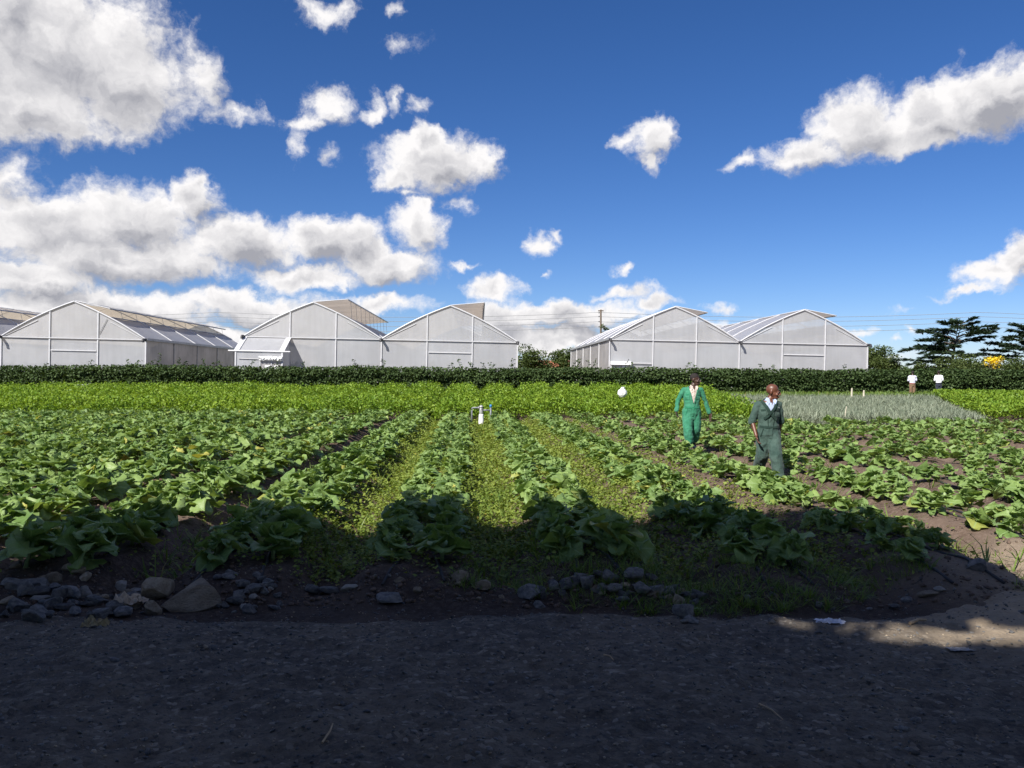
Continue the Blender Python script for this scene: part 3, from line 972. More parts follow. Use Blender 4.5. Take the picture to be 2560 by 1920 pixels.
# ------------------------------------------------------------------ feathery herb crop behind the kale
def onion_in(x, y):
    l = 9.0 + (y - 26.5) * .12; r = 15.6 + (y - 26.5) * .42
    return (x > l) & (x < r) & (y > 28.2) & (y < 49)
def herb_h(x, y):
    u = (x - ROW_X0 - ROW_DX * y) / 2.1
    f = np.abs(u - np.round(u)) * 2
    bed = 1 - smooth(.5, 1.0, f)
    return .26 + .40 * bed + .14 * fbm(x, y, .55, 3) + .18 * smooth(37, 46, y)
N = 480000
y = 27.6 + 23.6 * RS.rand(N); x = (RS.rand(N) * 2 - 1) * (.64 * y + 2)
keep = (x < 9.0 + (y - 26.5) * .12) & (y > kale_end(x) - .3 + .4 * bumps(x, y, 1.5))
x, y = x[keep], y[keep]; n = len(x)
hz = herb_h(x, y); q = RS.rand(n) ** .6
z = ground_z(x, y) + hz * q * (1 + .10 * RS.randn(n))
HERB_P = [quad_leaf(.55, .2), quad_leaf(.4, .1), quad_leaf(.7, .25)]
me = scatter('herb_crop', HERB_P, np.stack([x, y, z], -1), R(35) + RS.randn(n) * .5, RS.randn(n) * .5, RS.rand(n) * 6.28, .085 + .07 * RS.rand(n), HERB, smooth=False)
o = link('herb_crop', me); tag(o, 'bright green feathery herb crop between the kale and the hedge', 'herbs', kind='stuff')
# right-hand strip in front of the two onlookers, nearer the road than the hedge
N = 90000
y = 30 + 20.5 * RS.rand(N); x = 15.8 + (y - 26.5) * .42 + RS.rand(N) * 16
keep = x < .66 * y + 2
x, y = x[keep], y[keep]; n = len(x)
z = ground_z(x, y) + (.5 + .12 * bumps(x, y, 1.2)) * RS.rand(n) ** .45
me = scatter('herb_strip', HERB_P, np.stack([x, y, z], -1), R(35) + RS.randn(n) * .5, RS.randn(n) * .5, RS.rand(n) * 6.28, .09 + .08 * RS.rand(n), HERB, smooth=False)
o = link('herb_strip', me); tag(o, 'bright green herb strip beside the grey onion patch, below the white shirted onlooker', 'herbs', kind='stuff')

# ------------------------------------------------------------------ onion patch
N = 110000
y = 27.5 + 21.5 * RS.rand(N); y = np.round(y / .28) * .28 + RS.randn(N) * .03
x = 8 + RS.rand(N) * 18
keep = onion_in(x, y)
x, y = x[keep], y[keep]; n = len(x)
me = scatter('onion_patch', BLADE_P, np.stack([x, y, ground_z(x, y)], -1), R(74) + RS.randn(n) * .2, RS.randn(n) * .2, RS.rand(n) * 6.28,
             np.stack([.35 + .1 * RS.rand(n), .28 + .16 * RS.rand(n), .3 + .1 * RS.rand(n)], -1), ONION, smooth=False)
o = link('onion_patch', me); tag(o, 'grey green onion patch of thin upright blades beyond the kale', 'onions', kind='stuff')
# rough grass at the foot of the hedge behind the onions
N = 26000
y = 47.5 + 4.6 * RS.rand(N); x = 8 + RS.rand(N) * 20; n = N
me = scatter('verge_grass', BLADE_P, np.stack([x, y, ground_z(x, y)], -1), R(68) + RS.randn(n) * .3, RS.randn(n) * .2, RS.rand(n) * 6.28,
             np.stack([.9 + .2 * RS.rand(n), .25 + .25 * RS.rand(n), .4 + .1 * RS.rand(n)], -1), GRASS, smooth=False)
o = link('verge_grass', me); tag(o, 'rough grass verge between the onion patch and the hedge', 'grass', kind='stuff')

# ================================================================== hedge
HEDGE_Y = 53.0
def hedge_top(x):
    return 2.10 - .0045 * x + .10 * bumps(x, 0 * x + 7, .9) + .06 * bumps(x, 0 * x, 3.3)
hroot = empty('hedge', (0, HEDGE_Y, .25))
tag(hroot, 'long dark green leafy hedge running in front of the greenhouses', 'hedge')
N = 105000
x = -44 + 92 * RS.rand(N)
q = RS.rand(N)
z = .15 + (hedge_top(x) - .30) * q ** .85
bulge = .22 * bumps(x, z * 2.2, 1.6) + .14 * bumps(x + 3, z * 3, 3.7)
depth = RS.rand(N) ** 1.8
yy = -.62 + depth * 1.0 - bulge * (1 - depth) + .30 * smooth(.75, 1.0, q)
pos = np.stack([x, yy, z], -1)
LEAF4 = [quad_leaf(.8, .15), quad_leaf(.65, .2), quad_leaf(.95, .1)]
me = scatter('foliage', LEAF4, pos, R(-15) + RS.randn(N) * .6, RS.randn(N) * .5, math.pi + RS.randn(N) * 1.0, .10 + .09 * RS.rand(N), HEDGE, smooth=False)
link('foliage', me, hroot)
N = 22000                                                # inner leaves that close the hedge
x = -44 + 92 * RS.rand(N); z = .1 + (hedge_top(x) - .55) * RS.rand(N)
me = scatter('inner_foliage', LEAF4, np.stack([x, .25 + .3 * RS.rand(N), z], -1), RS.randn(N) * .4, RS.randn(N) * .4, math.pi + RS.randn(N) * .6, .35 + .2 * RS.rand(N), HEDGE, smooth=False)
link('inner_foliage', me, hroot)
# loose shoots standing above the clipped top
for i in range(46):
    x0 = -34 + 70 * RS.rand(); h = .15 + .28 * RS.rand() * (2 if i % 9 == 0 else 1)
    if i < 4: x0 = (-3.3, -21.5, 4.4, 5.2)[i]; h = .5
    t0 = float(hedge_top(np.array([x0]))[0]) - .25
    n = int(10 + 26 * h)
    tt = RS.rand(n); a = RS.rand() * 6.28
    pos = np.stack([x0 + .25 * tt * math.cos(a) + RS.randn(n) * .05, -.2 + .2 * tt * math.sin(a) + RS.randn(n) * .05, t0 + .15 + h * tt], -1)
    me = scatter('shoot', LEAF4, pos, RS.randn(n) * .6, RS.randn(n) * .5, RS.rand(n) * 6.28, .08 + .07 * RS.rand(n), HEDGE, smooth=False)
    link('shoot', me, hroot)

# ================================================================== trees beyond
def crown_pts(n, blobs, rs, shell=.55):
    w = np.array([b[3] * b[4] * b[5] for b in blobs]) ** .67
    pick = rs.choice(len(blobs), n, p=w / w.sum())
    d = rs.randn(n, 3); d /= np.linalg.norm(d, axis=1)[:, None]
    r = (shell + (1 - shell) * rs.rand(n) ** .6) * (1 + .12 * rs.randn(n))
    B = np.array(blobs)[pick]
    return B[:, :3] + d * r[:, None] * B[:, 3:6], d

def bush_tree(name, base, h, w, nblob, nleaf, ls, mat, label, cat='tree', seed=0, trunk=True, group=None, low=.35):
    rs = np.random.RandomState(seed)
    root = empty(name, base); tag(root, label, cat, group)
    blobs = []
    for i in range(nblob):
        a = rs.rand() * 6.28; r = rs.rand() ** .5 * w * .34
        zz = h * (low + (.86 - low) * rs.rand()); k = .55 + .5 * (1 - abs(zz / h - .55))
        s = w * (.15 + .12 * rs.rand()) * k
        blobs.append((r * math.cos(a), r * math.sin(a), min(zz, h - s * .8), s * 1.15, s * 1.15, s * .85))
    if trunk:
        m = MB(); m.tube([(0, 0, -.2), (.03 * w, 0, h * .2), (0, .02 * w, h * .45)], [w * .05, w * .04, w * .025], 7)
        m.build('trunk', BARK, root, True)
        for b in blobs[:6]:
            m = MB(); m.tube([(0, 0, h * .22), (b[0] * .5, b[1] * .5, (h * .25 + b[2]) * .5), b[:3]], [w * .025, w * .016, w * .006], 5)
            m.build('limb', BARK, root, True)
    p, d = crown_pts(nleaf, blobs, rs)
    p[:, 2] = np.maximum(p[:, 2], .1)
    me = scatter('crown', LEAF4, p, rs.randn(nleaf) * .7, rs.randn(nleaf) * .6, rs.rand(nleaf) * 6.28, ls * (.7 + .6 * rs.rand(nleaf)), mat, rs=rs, smooth=False)
    link('crown', me, root)
    return root

def gnd(x, Y): return ((x - 1280) / F * Y, Y, .25)
bush_tree('tree', gnd(1336, 90), 4.9, 4.2, 22, 5200, .20, BUSH, 'round olive green tree seen between the two twin greenhouses', seed=3)
bush_tree('tree', gnd(1415, 92), 4.7, 3.4, 16, 3800, .20, BUSH, 'olive green tree half hidden by the greenhouse with the corner door', seed=4)
bush_tree('shrub', gnd(1362, 82), 2.2, 2.6, 9, 1600, .16, BUSH, 'low dark shrub under the olive trees between the greenhouses', 'shrub', seed=5, trunk=False, low=.2)
YG = leaf_mat('yellow_green_leaf', (.22, .22, .03), (.42, .36, .05), .3, .6)
bush_tree('shrub', gnd(1318, 68), 1.75, 3.6, 14, 2600, .13, YG, 'low yellowish shrub over the hedge beside the gap between the greenhouses', 'shrub', seed=6, trunk=False, low=.2)
bush_tree('shrub', gnd(1408, 67), 1.75, 1.7, 9, 1500, .13, YG, 'small yellowish shrub against the corner of the right greenhouse', 'shrub', seed=7, trunk=False, low=.2)
bush_tree('tree', gnd(2186, 88), 5.0, 3.6, 18, 4200, .19, BUSH, 'dark tree close behind the right end of the greenhouses', seed=8)
bush_tree('tree', gnd(2215, 84), 3.9, 2.6, 13, 2800, .18, BUSH, 'low bushy tree next to the right end of the greenhouses', seed=9)
bush_tree('shrub', gnd(2298, 80), 3.0, 2.0, 12, 2400, .15, BUSH, 'solitary green shrub behind the hedge near the patterned shirt onlooker', 'shrub', seed=10, trunk=False, low=.2)
bush_tree('shrub', gnd(2395, 72), 3.5, 4.4, 22, 5200, .15, BUSH, 'broad brownish green shrub under the spreading cedar', 'shrub', seed=11, trunk=False, low=.2)
bush_tree('shrub', gnd(2462, 74), 2.6, 2.6, 12, 2400, .15, BUSH, 'dark shrub under the yellow blossoms', 'shrub', seed=12, trunk=False, low=.2)
bush_tree('shrub', gnd(2535, 70), 3.1, 3.6, 18, 4000, .15, BUSH, 'dark green shrub beneath the cedar at the field corner', 'shrub', seed=13, trunk=False, low=.2)
bush_tree('flowering_shrub', gnd(2484, 73), 3.5, 1.9, 9, 420, .17, YELLOW, 'shrub with bright yellow blossoms beside the cedars', 'shrub', seed=14, trunk=True, low=.55)
bush_tree('tree', gnd(1511, 96), 8.4, 1.7, 16, 1500, .18, BUSH, 'slender tree beside the power pole behind the greenhouse roof', seed=15, low=.3)

def cedar(base, h, w, label, seed, lean=0.12):
    rs = np.random.RandomState(seed)
    root = empty('cedar_tree', base); tag(root, label, 'tree', 'cedars beyond the hedge')
    m = MB(); m.tube([(0, 0, -.3), (0, 0, h * .3), (lean * h * .3, 0, h * .6), (lean * h, 0, h * .92)], [.17, .14, .09, .03], 7); m.build('trunk', BARK, root, True)
    P, PI, RO, AZ, SC = [], [], [], [], []
    for i in range(64):
        q = (i + rs.rand()) / 64
        z0 = h * (.12 + .76 * q); a = rs.rand() * 6.28
        ln = w * .56 * (1 - .55 * abs(q - .35)) * (.55 + .6 * rs.rand())
        if q > .85: ln *= .7
        rise = .10 + .40 * q + rs.randn() * .08
        pts = []
        x0 = lean * max(0, z0 / h - .3) * h
        for s in np.linspace(0, 1, 6):
            pts.append(Vector((x0 + ln * s * math.cos(a), ln * s * math.sin(a), z0 + ln * (rise * s - .22 * s * s))))
        m = MB(); m.tube(pts, [.05, .04, .03, .022, .015, .006], 5); m.build('limb', BARK, root, True)
        nsp = int(16 + 26 * ln / w * 2)
        for k in range(nsp):
            s = .18 + .82 * rs.rand() ** .8
            j = min(4, int(s * 5)); c = pts[j].lerp(pts[j + 1], s * 5 - j)
            for _ in range(6):
                sa = a + rs.choice((-1, 1)) * (.5 + .5 * rs.rand())
                r = rs.rand() * .5 * (1.2 - s)
                P.append((c.x + r * math.cos(sa), c.y + r * math.sin(sa), c.z + .04 * rs.randn() - .05 * r)); AZ.append(sa - 1.57 + rs.randn() * .3)
                PI.append(.12 + rs.randn() * .22); RO.append(rs.randn() * .4); l_ = .34 + .3 * rs.rand(); SC.append((l_ * .36, l_, l_ * .4))
    me = scatter('crown', LEAF4, np.array(P), np.array(PI), np.array(RO), np.array(AZ), np.array(SC), CEDAR, rs=rs, smooth=False)
    link('crown', me, root)
cedar(gnd(2378, 80), 7.4, 8.6, 'spreading dark cedar with layered windswept branches beyond the hedge', 21, .16)
cedar(gnd(2578, 78), 6.7, 7.6, 'dense dark cedar at the field corner right of the yellow blossoms', 22, .05)
for i, (xx, YY, hh_, ww) in enumerate(((2245, 160, 3.2, 7), (2330, 170, 3.0, 10), (1240, 150, 5, 8), (1450, 160, 4.5, 9), (2440, 150, 3.5, 9))):
    bush_tree('far_tree', gnd(xx, YY), hh_, ww, 18, 1800, .38, BUSH, ('low far tree on the skyline left of the solitary shrub', 'far tree on the skyline behind the solitary shrub', 'far tree behind the olive trees and the pale house', 'far tree behind the right greenhouse wall', 'far tree behind the spreading cedar')[i], 'tree', seed=40 + i, group='far trees')

# ================================================================== shade trees on the near side of the road
SX, SY = -SUN_DIR.x / SUN_DIR.z, -SUN_DIR.y / SUN_DIR.z          # shadow shift per metre of height
HOLES = [(2.95, 5.60, 1.20, .44, -.20), (4.3, 5.45, .9, .5, -.2), (2.6, 7.25, .34, .16, .1), (3.45, 7.9, .40, .16, .3), (-.45, 4.75, .24, .10, .4), (-3.55, 7.0, .10, .10, 0), (-3.95, 7.35, .2, .12, 0)]
def shade_mask(x, y):
    e = np.interp(x, ex_, ey_) + .14 * bumps(x, y, 5.5) + .10 * bumps(x + 3, y, 11.0) + .10 * RS.randn(len(x))
    ok = y < e
    for (cx, cy, rx, ry, a) in HOLES:
        dx, dy = x - cx, y - cy
        u = (dx * math.cos(a) + dy * math.sin(a)) / rx; v = (-dx * math.sin(a) + dy * math.cos(a)) / ry
        ok &= (u * u + v * v) > 1.15 + .8 * bumps(x + cx, y, 7.0) + .45 * bumps(x, y + cx, 19.0) + .30 * RS.randn(len(x))
    return ok
slot = 0
for (tx, ty, tz, rr, rzz, nl) in ((-17, -3.2, 9, 3.9, 5.6, 9000), (-12.2, -2.8, 9, 3.9, 5.8, 15000), (-7.6, -3.0, 8.8, 3.8, 6.0, 17000), (-3.2, -2.9, 9.2, 3.8, 6.0, 17000),
                           (1.3, -3.1, 9, 3.8, 5.8, 15000), (5.9, -3.3, 8.6, 3.9, 5.4, 9000), (10.6, -3.4, 8.4, 3.9, 5.2, 6000)):
    rs = np.random.RandomState(300 + slot)
    root = empty('shade_tree', (tx, ty, -.22))
    tag(root, ('broad shade tree', 'dense shade tree', 'dark shade tree', 'tall shade tree', 'leafy shade tree', 'open shade tree', 'small leafed shade tree')[slot] + ' on the near roadside facing the kale beds', 'tree', 'roadside shade trees')
    m = MB(); m.tube([(0, 0, -.3), (.1, 0, 2), (0, .1, 5), (.1, 0, 9)], [.32, .24, .2, .1], 9); m.build('trunk', BARK, root, True)
    for _ in range(9):
        a = rs.rand() * 6.28; z0 = 3.5 + 4 * rs.rand()
        m = MB(); m.tube([(0, 0, z0), (1.2 * math.cos(a), 1.2 * math.sin(a), z0 + 1.2), (2.5 * math.cos(a), 2.5 * math.sin(a), z0 + 2.6)], [.11, .07, .03], 6)
        m.build('limb', BARK, root, True)
    d = rs.randn(nl, 3); d /= np.linalg.norm(d, axis=1)[:, None]
    p = d * (rs.rand(nl) ** .4)[:, None] * np.array((rr, 3.3, rzz)) + np.array((0, 0, tz))
    X, Y = tx + p[:, 0] + SX * (p[:, 2] - .22 - .1), ty + p[:, 1] + SY * (p[:, 2] - .22 - .1)
    p = p[shade_mask(X, Y) & (p[:, 2] > 2.6)]
    n = len(p)
    me = scatter('crown', LEAF4, p, rs.randn(n) * .5, rs.randn(n) * .5, rs.rand(n) * 6.28, .26 + .14 * rs.rand(n), SHADE, rs=rs, smooth=False)
    link('crown', me, root)
    slot += 1
for i, tx in enumerate((-22, -14.5, -7, .5, 8, 15.5)):  # unseen back row, added to block sky light from behind
    bush_tree('sky_blocker_tree', (tx, -11.5 + (i % 2), -.22), 12 + (i % 3), 9.5, 26, 4200, .5, SHADE,
              ('first', 'second', 'third', 'fourth', 'fifth', 'sixth')[i] + ' unseen tree added behind the shade trees to block skylight', 'tree', seed=60 + i, group='unseen trees added to block skylight', low=.2)

# ================================================================== crops inside the greenhouses
CROPG = leaf_mat('greenhouse_leaf', (.05, .11, .03), (.12, .20, .06), .25, .6)
for gh, lab in ((gh1, 'green crop rows showing faintly through the film of the greenhouse with tan vents'), (gh2, 'green crop rows showing faintly through the film of the porch greenhouse'), (gh3, 'green crop rows showing faintly through the film of the right greenhouse')):
    N = 9000
    rows = np.arange(1.1, 18.6, 1.45); x = rows[RS.randint(0, len(rows), N)] + RS.randn(N) * .22
    y = .8 + 23 * RS.rand(N) ** 1.5
    z = (1.9 + .45 * np.sin(x * 3.1) + .25 * bumps(x, y, 1.0)) * RS.rand(N) ** .7
    me = scatter('greenhouse_crop', LEAF4, np.stack([x, y, z + .1], -1), RS.randn(N) * .6, RS.randn(N) * .5, RS.rand(N) * 6.28, .3 + .2 * RS.rand(N), CROPG, smooth=False)
    o = link('greenhouse_crop', me, None, gh.location, gh.rotation_euler); tag(o, lab, 'crop', kind='stuff')

# ================================================================== power line
pole = empty('power_pole', gnd(1502, 97)); tag(pole, 'dark power pole with insulators rising behind the right greenhouse roof', 'pole')
m = MB(); m.tube([(0, 0, -.3), (0, 0, 9.2)], [.14, .10], 8); m.build('mast', BARK, pole, True)
m = MB(); m.box((-.32, -.06, 9.0), (.32, .06, 9.12)); m.build('crossarm', BARK, pole)
for z in (8.75, 8.3, 7.7, 7.1):
    m = MB(); m.lathe([(.03, 0), (.07, .02), (.05, .08), (.07, .1), (.03, .16)], 8, (-.22, -.1, z)); m.build('insulator', DARK_RUBBER, pole)
for i, dz in enumerate((8.9, 8.4, 7.8, 7.2)):
    pts = []
    for k in range(61):
        X = -75 + 150 * k / 60; t = ((X - 10.5) / 45.0) % 1.0
        pts.append((X, 97, .25 + dz - 1.1 * 4 * t * (1 - t) * .55 + .0))
    m = MB(); m.tube(pts, .022, 4)
    tag(m.build('power_cable', GREY_STEEL), ('topmost', 'second highest', 'third highest', 'lowest')[i] + ' of the four thin cables strung behind the greenhouses', 'cable', 'power cables')

# pale house far behind, between the olive trees
h = empty('house', gnd(1390, 125)); tag(h, 'small pale house with a red roof between the olive trees', 'house')
WALLW = simple('house_wall', (.70, .66, .60), .8, .08, 1); TILE = simple('red_tile', (.34, .12, .07), .8, .2, 4)
m = MB(); m.box((-3, -2.5, -.2), (3, 2.5, 2.4)); m.build('wall', WALLW, h)
m = MB(); m.add([(-3.4, -2.9, 2.4), (3.4, -2.9, 2.4), (3.4, 2.9, 2.4), (-3.4, 2.9, 2.4), (-3.4, 0, 3.7), (3.4, 0, 3.7)], [(0, 1, 5, 4), (2, 3, 4, 5), (0, 4, 3), (1, 2, 5), (0, 3, 2, 1)]); m.build('roof', TILE, h)
m = MB(); m.box((.6, -2.56, 1.0), (1.8, -2.5, 2.1)); m.build('window', DARK_RUBBER, h)

# ================================================================== irrigation filter in the bed
fx = Vector(((1203 - 1280) / F * 30.0, 30.0, 0))
g0 = gz(fx.x, fx.y)
irr = empty('irrigation_filter', (fx.x, fx.y, CAMZ - (1052 - HY) / F * 30.0), (0, 0, 0)); irr.scale = (1.29,) * 3; tag(irr, 'irrigation filter on a white bucket with grey pipes and a blue valve', 'filter')
FPIPE = simple('grey_pipe', (.17, .18, .20), .45, .1, 10); FBODY = simple('filter_body', (.30, .31, .30), .35, .15, 12); BLUE = simple('blue_valve', (.03, .20, .50), .4, .1, 8)
m = MB(); m.lathe([(.078, -.3), (.078, .0), (.074, .02), (.068, .15), (.064, .185), (.060, .19)], 18); m.build('bucket', WHITE_PLASTIC, irr, True)
m = MB(); m.lathe([(.052, .185), (.055, .21), (.055, .30), (.048, .33), (.048, .37), (.055, .38), (.055, .40), (.04, .43), (.015, .445)], 16); b_ = m.build('filter_body', FBODY, irr, True)
for z in (.33, .40):
    m = MB(); m.lathe([(.058, -.012), (.064, 0), (.058, .012)], 16, (0, 0, z)); m.build('clamp_ring', GREY_STEEL, b_)
m = MB(); m.tube([(-.04, 0, .37), (-.10, 0, .37), (-.235, 0, .37), (-.262, 0, .35), (-.268, 0, .30), (-.268, 0, -.1)], .025, 10); m.build('inlet_pipe', FPIPE, irr, True)
m = MB(); m.tube([(.04, 0, .30), (.255, 0, .30)], .022, 10); m.build('outlet_pipe', FPIPE, irr, True)
m = MB(); m.tube([(.27, 0, -.1), (.27, 0, .38)], .026, 10); m.build('riser_pipe', FPIPE, irr, True)
for x in (-.075, .115):
    m = MB(); m.tube([(x - .012, 0, .37 if x < 0 else .30), (x + .012, 0, .37 if x < 0 else .30)], .034, 10); m.build('coupling', GREY_STEEL, irr, True)
m = MB(); m.lathe([(.02, .38), (.034, .385), (.036, .43), (.026, .455), (.01, .465)], 12, (.27, 0, 0)); m.build('valve_cap', BLUE, irr, True)

# white sack standing in the herbs
sk = px(1556, 990, 36.5)
me = bpy.data.meshes.new('sack'); bm = bmesh.new(); bmesh.ops.create_icosphere(bm, subdivisions=4, radius=1)
for v in bm.verts:
    c = v.co.copy(); k = 1 + .16 * mnoise.noise(c * 2.2) + .07 * mnoise.noise(c * 6)
    t = max(0, c.z)
    v.co = Vector((c.x * .205 * k * (1 - .12 * t), c.y * .2 * k, c.z * .215 * k))
bm.to_mesh(me); bm.free(); me.materials.append(WHITE_PLASTIC); me.polygons.foreach_set('use_smooth', np.ones(len(me.polygons), bool))
sack = empty('sack', (sk.x, sk.y, sk.z - .1)); tag(sack, 'bulging white plastic sack standing in the bright herb crop', 'sack')
link('sack_body', me, sack, (0, 0, .24))
m = MB(); m.lathe([(.05, 0), (.035, .03), (.06, .07), (.085, .10), (.07, .11)], 9, (.03, 0, .39)); m.build('tied_neck', WHITE_PLASTIC, sack, True)

# wooden stakes round the onion patch
STAKE = simple('stake_wood', (.50, .46, .36), .8, .2, 14)
for i, (x, yt, yb, Y, lb) in enumerate(((2129, 971, 1000, 46, 'taller pale wooden stake at the far edge of the onion patch'), (2159, 976, 1000, 46, 'shorter pale wooden stake at the far edge of the onion patch'),
                                      (2113, 1017, 1045, 29, 'thin pale stake at the near edge of the onion patch'))):
    p = px(x, yt, Y); g = gz(p.x, p.y)
    st = empty('stake', (p.x, p.y, g)); tag(st, lb, 'stake', 'stakes at the onion patch')
    hgt = p.z - g; r = .055 if i < 2 else .022
    m = MB(); m.tube([(0, 0, -.2), (.01, 0, hgt * .6), (.02 if i < 2 else .05, 0, hgt)], [r, r * .95, r * .85], 7); m.build('shaft', STAKE, st)
    m = MB(); m.tube([(.02 if i < 2 else .05, 0, hgt), (.02 if i < 2 else .05, 0, hgt + .012)], [r * .8, r * .5], 7); m.build('cut_end', STAKE, st)

# ================================================================== stones along the field edge
def rock_mat(name, c, c2):
    m, nt, o = new_mat(name)
    b = nd(nt, 'ShaderNodeBsdfPrincipled'); tc = nd(nt, 'ShaderNodeTexCoord'); oi = nd(nt, 'ShaderNodeObjectInfo')
    vec = V(nt, 'ADD', tc.outputs['Object'], V(nt, 'SCALE', (13., 7., 3.), scale=oi.outputs['Random']))
    n = NOISE(nt, vec, 2.2, 7, .65); n2 = NOISE(nt, vec, 12, 5, .7)
    cc = MIXC(nt, RANGE(nt, n, .35, .65), c, c2)
    cc = MIXC(nt, RANGE(nt, n2, .55, .75, 0, .6), cc, (.06, .055, .05))
    cc = V(nt, 'SCALE', cc, scale=M(nt, 'MULTIPLY_ADD', oi.outputs['Random'], .7, .6))
    L(nt, cc, b.inputs['Base Color']); b.inputs['Roughness'].default_value = .9
    bp = nd(nt, 'ShaderNodeBump'); bp.inputs['Strength'].default_value = .7; bp.inputs['Distance'].default_value = .05
    L(nt, n2, bp.inputs['Height']); L(nt, bp.outputs[0], b.inputs['Normal']); L(nt, b.outputs[0], o.inputs[0])
    return m
ROCKG = rock_mat('grey_stone', (.11, .11, .115), (.24, .23, .22)); ROCKT = rock_mat('tan_stone', (.26, .20, .14), (.42, .35, .26)); ROCKW = rock_mat('pale_stone', (.36, .34, .31), (.50, .47, .43))
def rock_mesh(seed, mat, cuts=9, sub=3):
    rs = np.random.RandomState(seed); bm = bmesh.new()
    bmesh.ops.create_icosphere(bm, subdivisions=sub, radius=1)
    planes = [(Vector(rs.randn(3)).normalized(), .38 + .34 * rs.rand()) for _ in range(cuts)]
    off = Vector(rs.rand(3) * 50)
    for v in bm.verts:
        for n_, d_ in planes:
            k = v.co.dot(n_)
            if k > d_: v.co -= n_ * (k - d_)
        v.co *= 1 + .07 * mnoise.noise(v.co * 2.5 + off) + .05 * mnoise.noise(v.co * 7 + off)
    me = bpy.data.meshes.new('stone'); bm.to_mesh(me); bm.free(); me.materials.append(mat)
    return me
RG = [rock_mesh(400 + i, ROCKG, sub=2) for i in range(8)]; RT = [rock_mesh(420 + i, ROCKT, sub=2) for i in range(5)]; RW = [rock_mesh(440 + i, ROCKW, sub=2) for i in range(4)]
def place_rock(x, y, w, h, me, label, group=None, rz=None, sink=.25, deep=.8):
    """x,y: photo pixel of the stone's foot; w,h: size in photo pixels"""
    p = gpx(x, y, -.2); g = surf_z(p.x, p.y)
    for _ in range(4):
        p = gpx(x, y, g); g = surf_z(p.x, p.y)
    s = p.y / F; sx, sz = w * s / 2, h * s / 2
    o = link('stone', me, None, (p.x, p.y + sx * deep * .5, g + sz * (1 - sink)), (random.uniform(-.25, .25), random.uniform(-.25, .25), random.uniform(-.5, .5) if rz is None else rz), (sx * 1.5, sx * deep * 1.3, sz * 1.65))
    tag(o, label, 'stone', group)
    return o
place_rock(480, 1522, 125, 60, rock_mesh(501, ROCKT, 11, 3), 'largest tan boulder with a flat sloping top at the field edge', rz=.3)
place_rock(398, 1500, 68, 60, rock_mesh(502, ROCKT, 10, 3), 'upright tan boulder just left of the largest boulder', rz=.2)
place_rock(65, 1497, 84, 32, rock_mesh(503, ROCKG, 9, 3), 'long grey stone under the big front kale plants', rz=.1)
place_rock(75, 1556, 46, 30, rock_mesh(504, ROCKG, 9, 3), 'rounded grey stone below the long grey stone')
place_rock(375, 1540, 40, 30, rock_mesh(505, ROCKT, 9, 3), 'pointed tan stone in front of the upright boulder')
place_rock(165, 1512, 48, 26, rock_mesh(506, ROCKG, 9, 3), 'squarish grey stone beside the two flat pale stones')
place_rock(207, 1505, 36, 24, rock_mesh(507, ROCKW, 9, 3), 'pale flat stone between the grey stones and the boulders', rz=.2)
place_rock(88, 1512, 44, 15, RW[1], 'pale slab lying in the stone row left of the boulders')
place_rock(298, 1482, 28, 22, RW[2], 'small pale stone under the weeds behind the boulders')
place_rock(335, 1490, 60, 16, RG[2], 'flat dark slab behind the fallen bark piece')
place_rock(978, 1514, 60, 28, rock_mesh(508, ROCKG, 9, 3), 'wedge shaped grey stone alone in the roadside grass', rz=-.2)
place_rock(1148, 1492, 42, 26, rock_mesh(509, ROCKT, 8, 3), 'rounded brown stone right of the wedge stone')
place_rock(1200, 1486, 40, 20, rock_mesh(510, ROCKT, 8, 3), 'rounded brown stone in the grass before the filter bed')
place_rock(1328, 1500, 60, 30, rock_mesh(511, ROCKG, 9, 3), 'grey stone at the end of the bed right of the filter', rz=.2)
place_rock(1714, 1548, 42, 38, rock_mesh(512, ROCKG, 9, 3), 'upright grey stone standing at the road edge')
place_rock(1698, 1508, 26, 30, rock_mesh(513, ROCKT, 8, 3), 'small tan stone just behind the upright grey stone')
place_rock(1735, 1560, 34, 16, RG[4], 'flat grey stone leaning at the foot of the upright stone')
place_rock(1711, 1561, 18, 12, RW[0], 'tiny pale chip in front of the upright grey stone')
place_rock(2450, 1466, 60, 26, rock_mesh(514, ROCKG, 8, 3), 'round grey stone beside the last sparse bed end')
place_rock(2330, 1512, 42, 14, RT[1], 'flat tan stone on the sunny road shoulder', rz=.1)
place_rock(2273, 1510, 24, 13, RG[1], 'small grey stone left of the flat tan stone')
place_rock(2356, 1505, 26, 12, RW[3], 'pale grey stone behind the flat tan stone')
place_rock(775, 1488, 40, 22, RG[5], 'grey stone at the foot of the bed with the black hose')
place_rock(822, 1486, 44, 22, RG[6], 'second grey stone beside the hose bed end')
place_rock(870, 1490, 40, 16, RW[1], 'pale flat stone between the hose bed and the wedge stone')
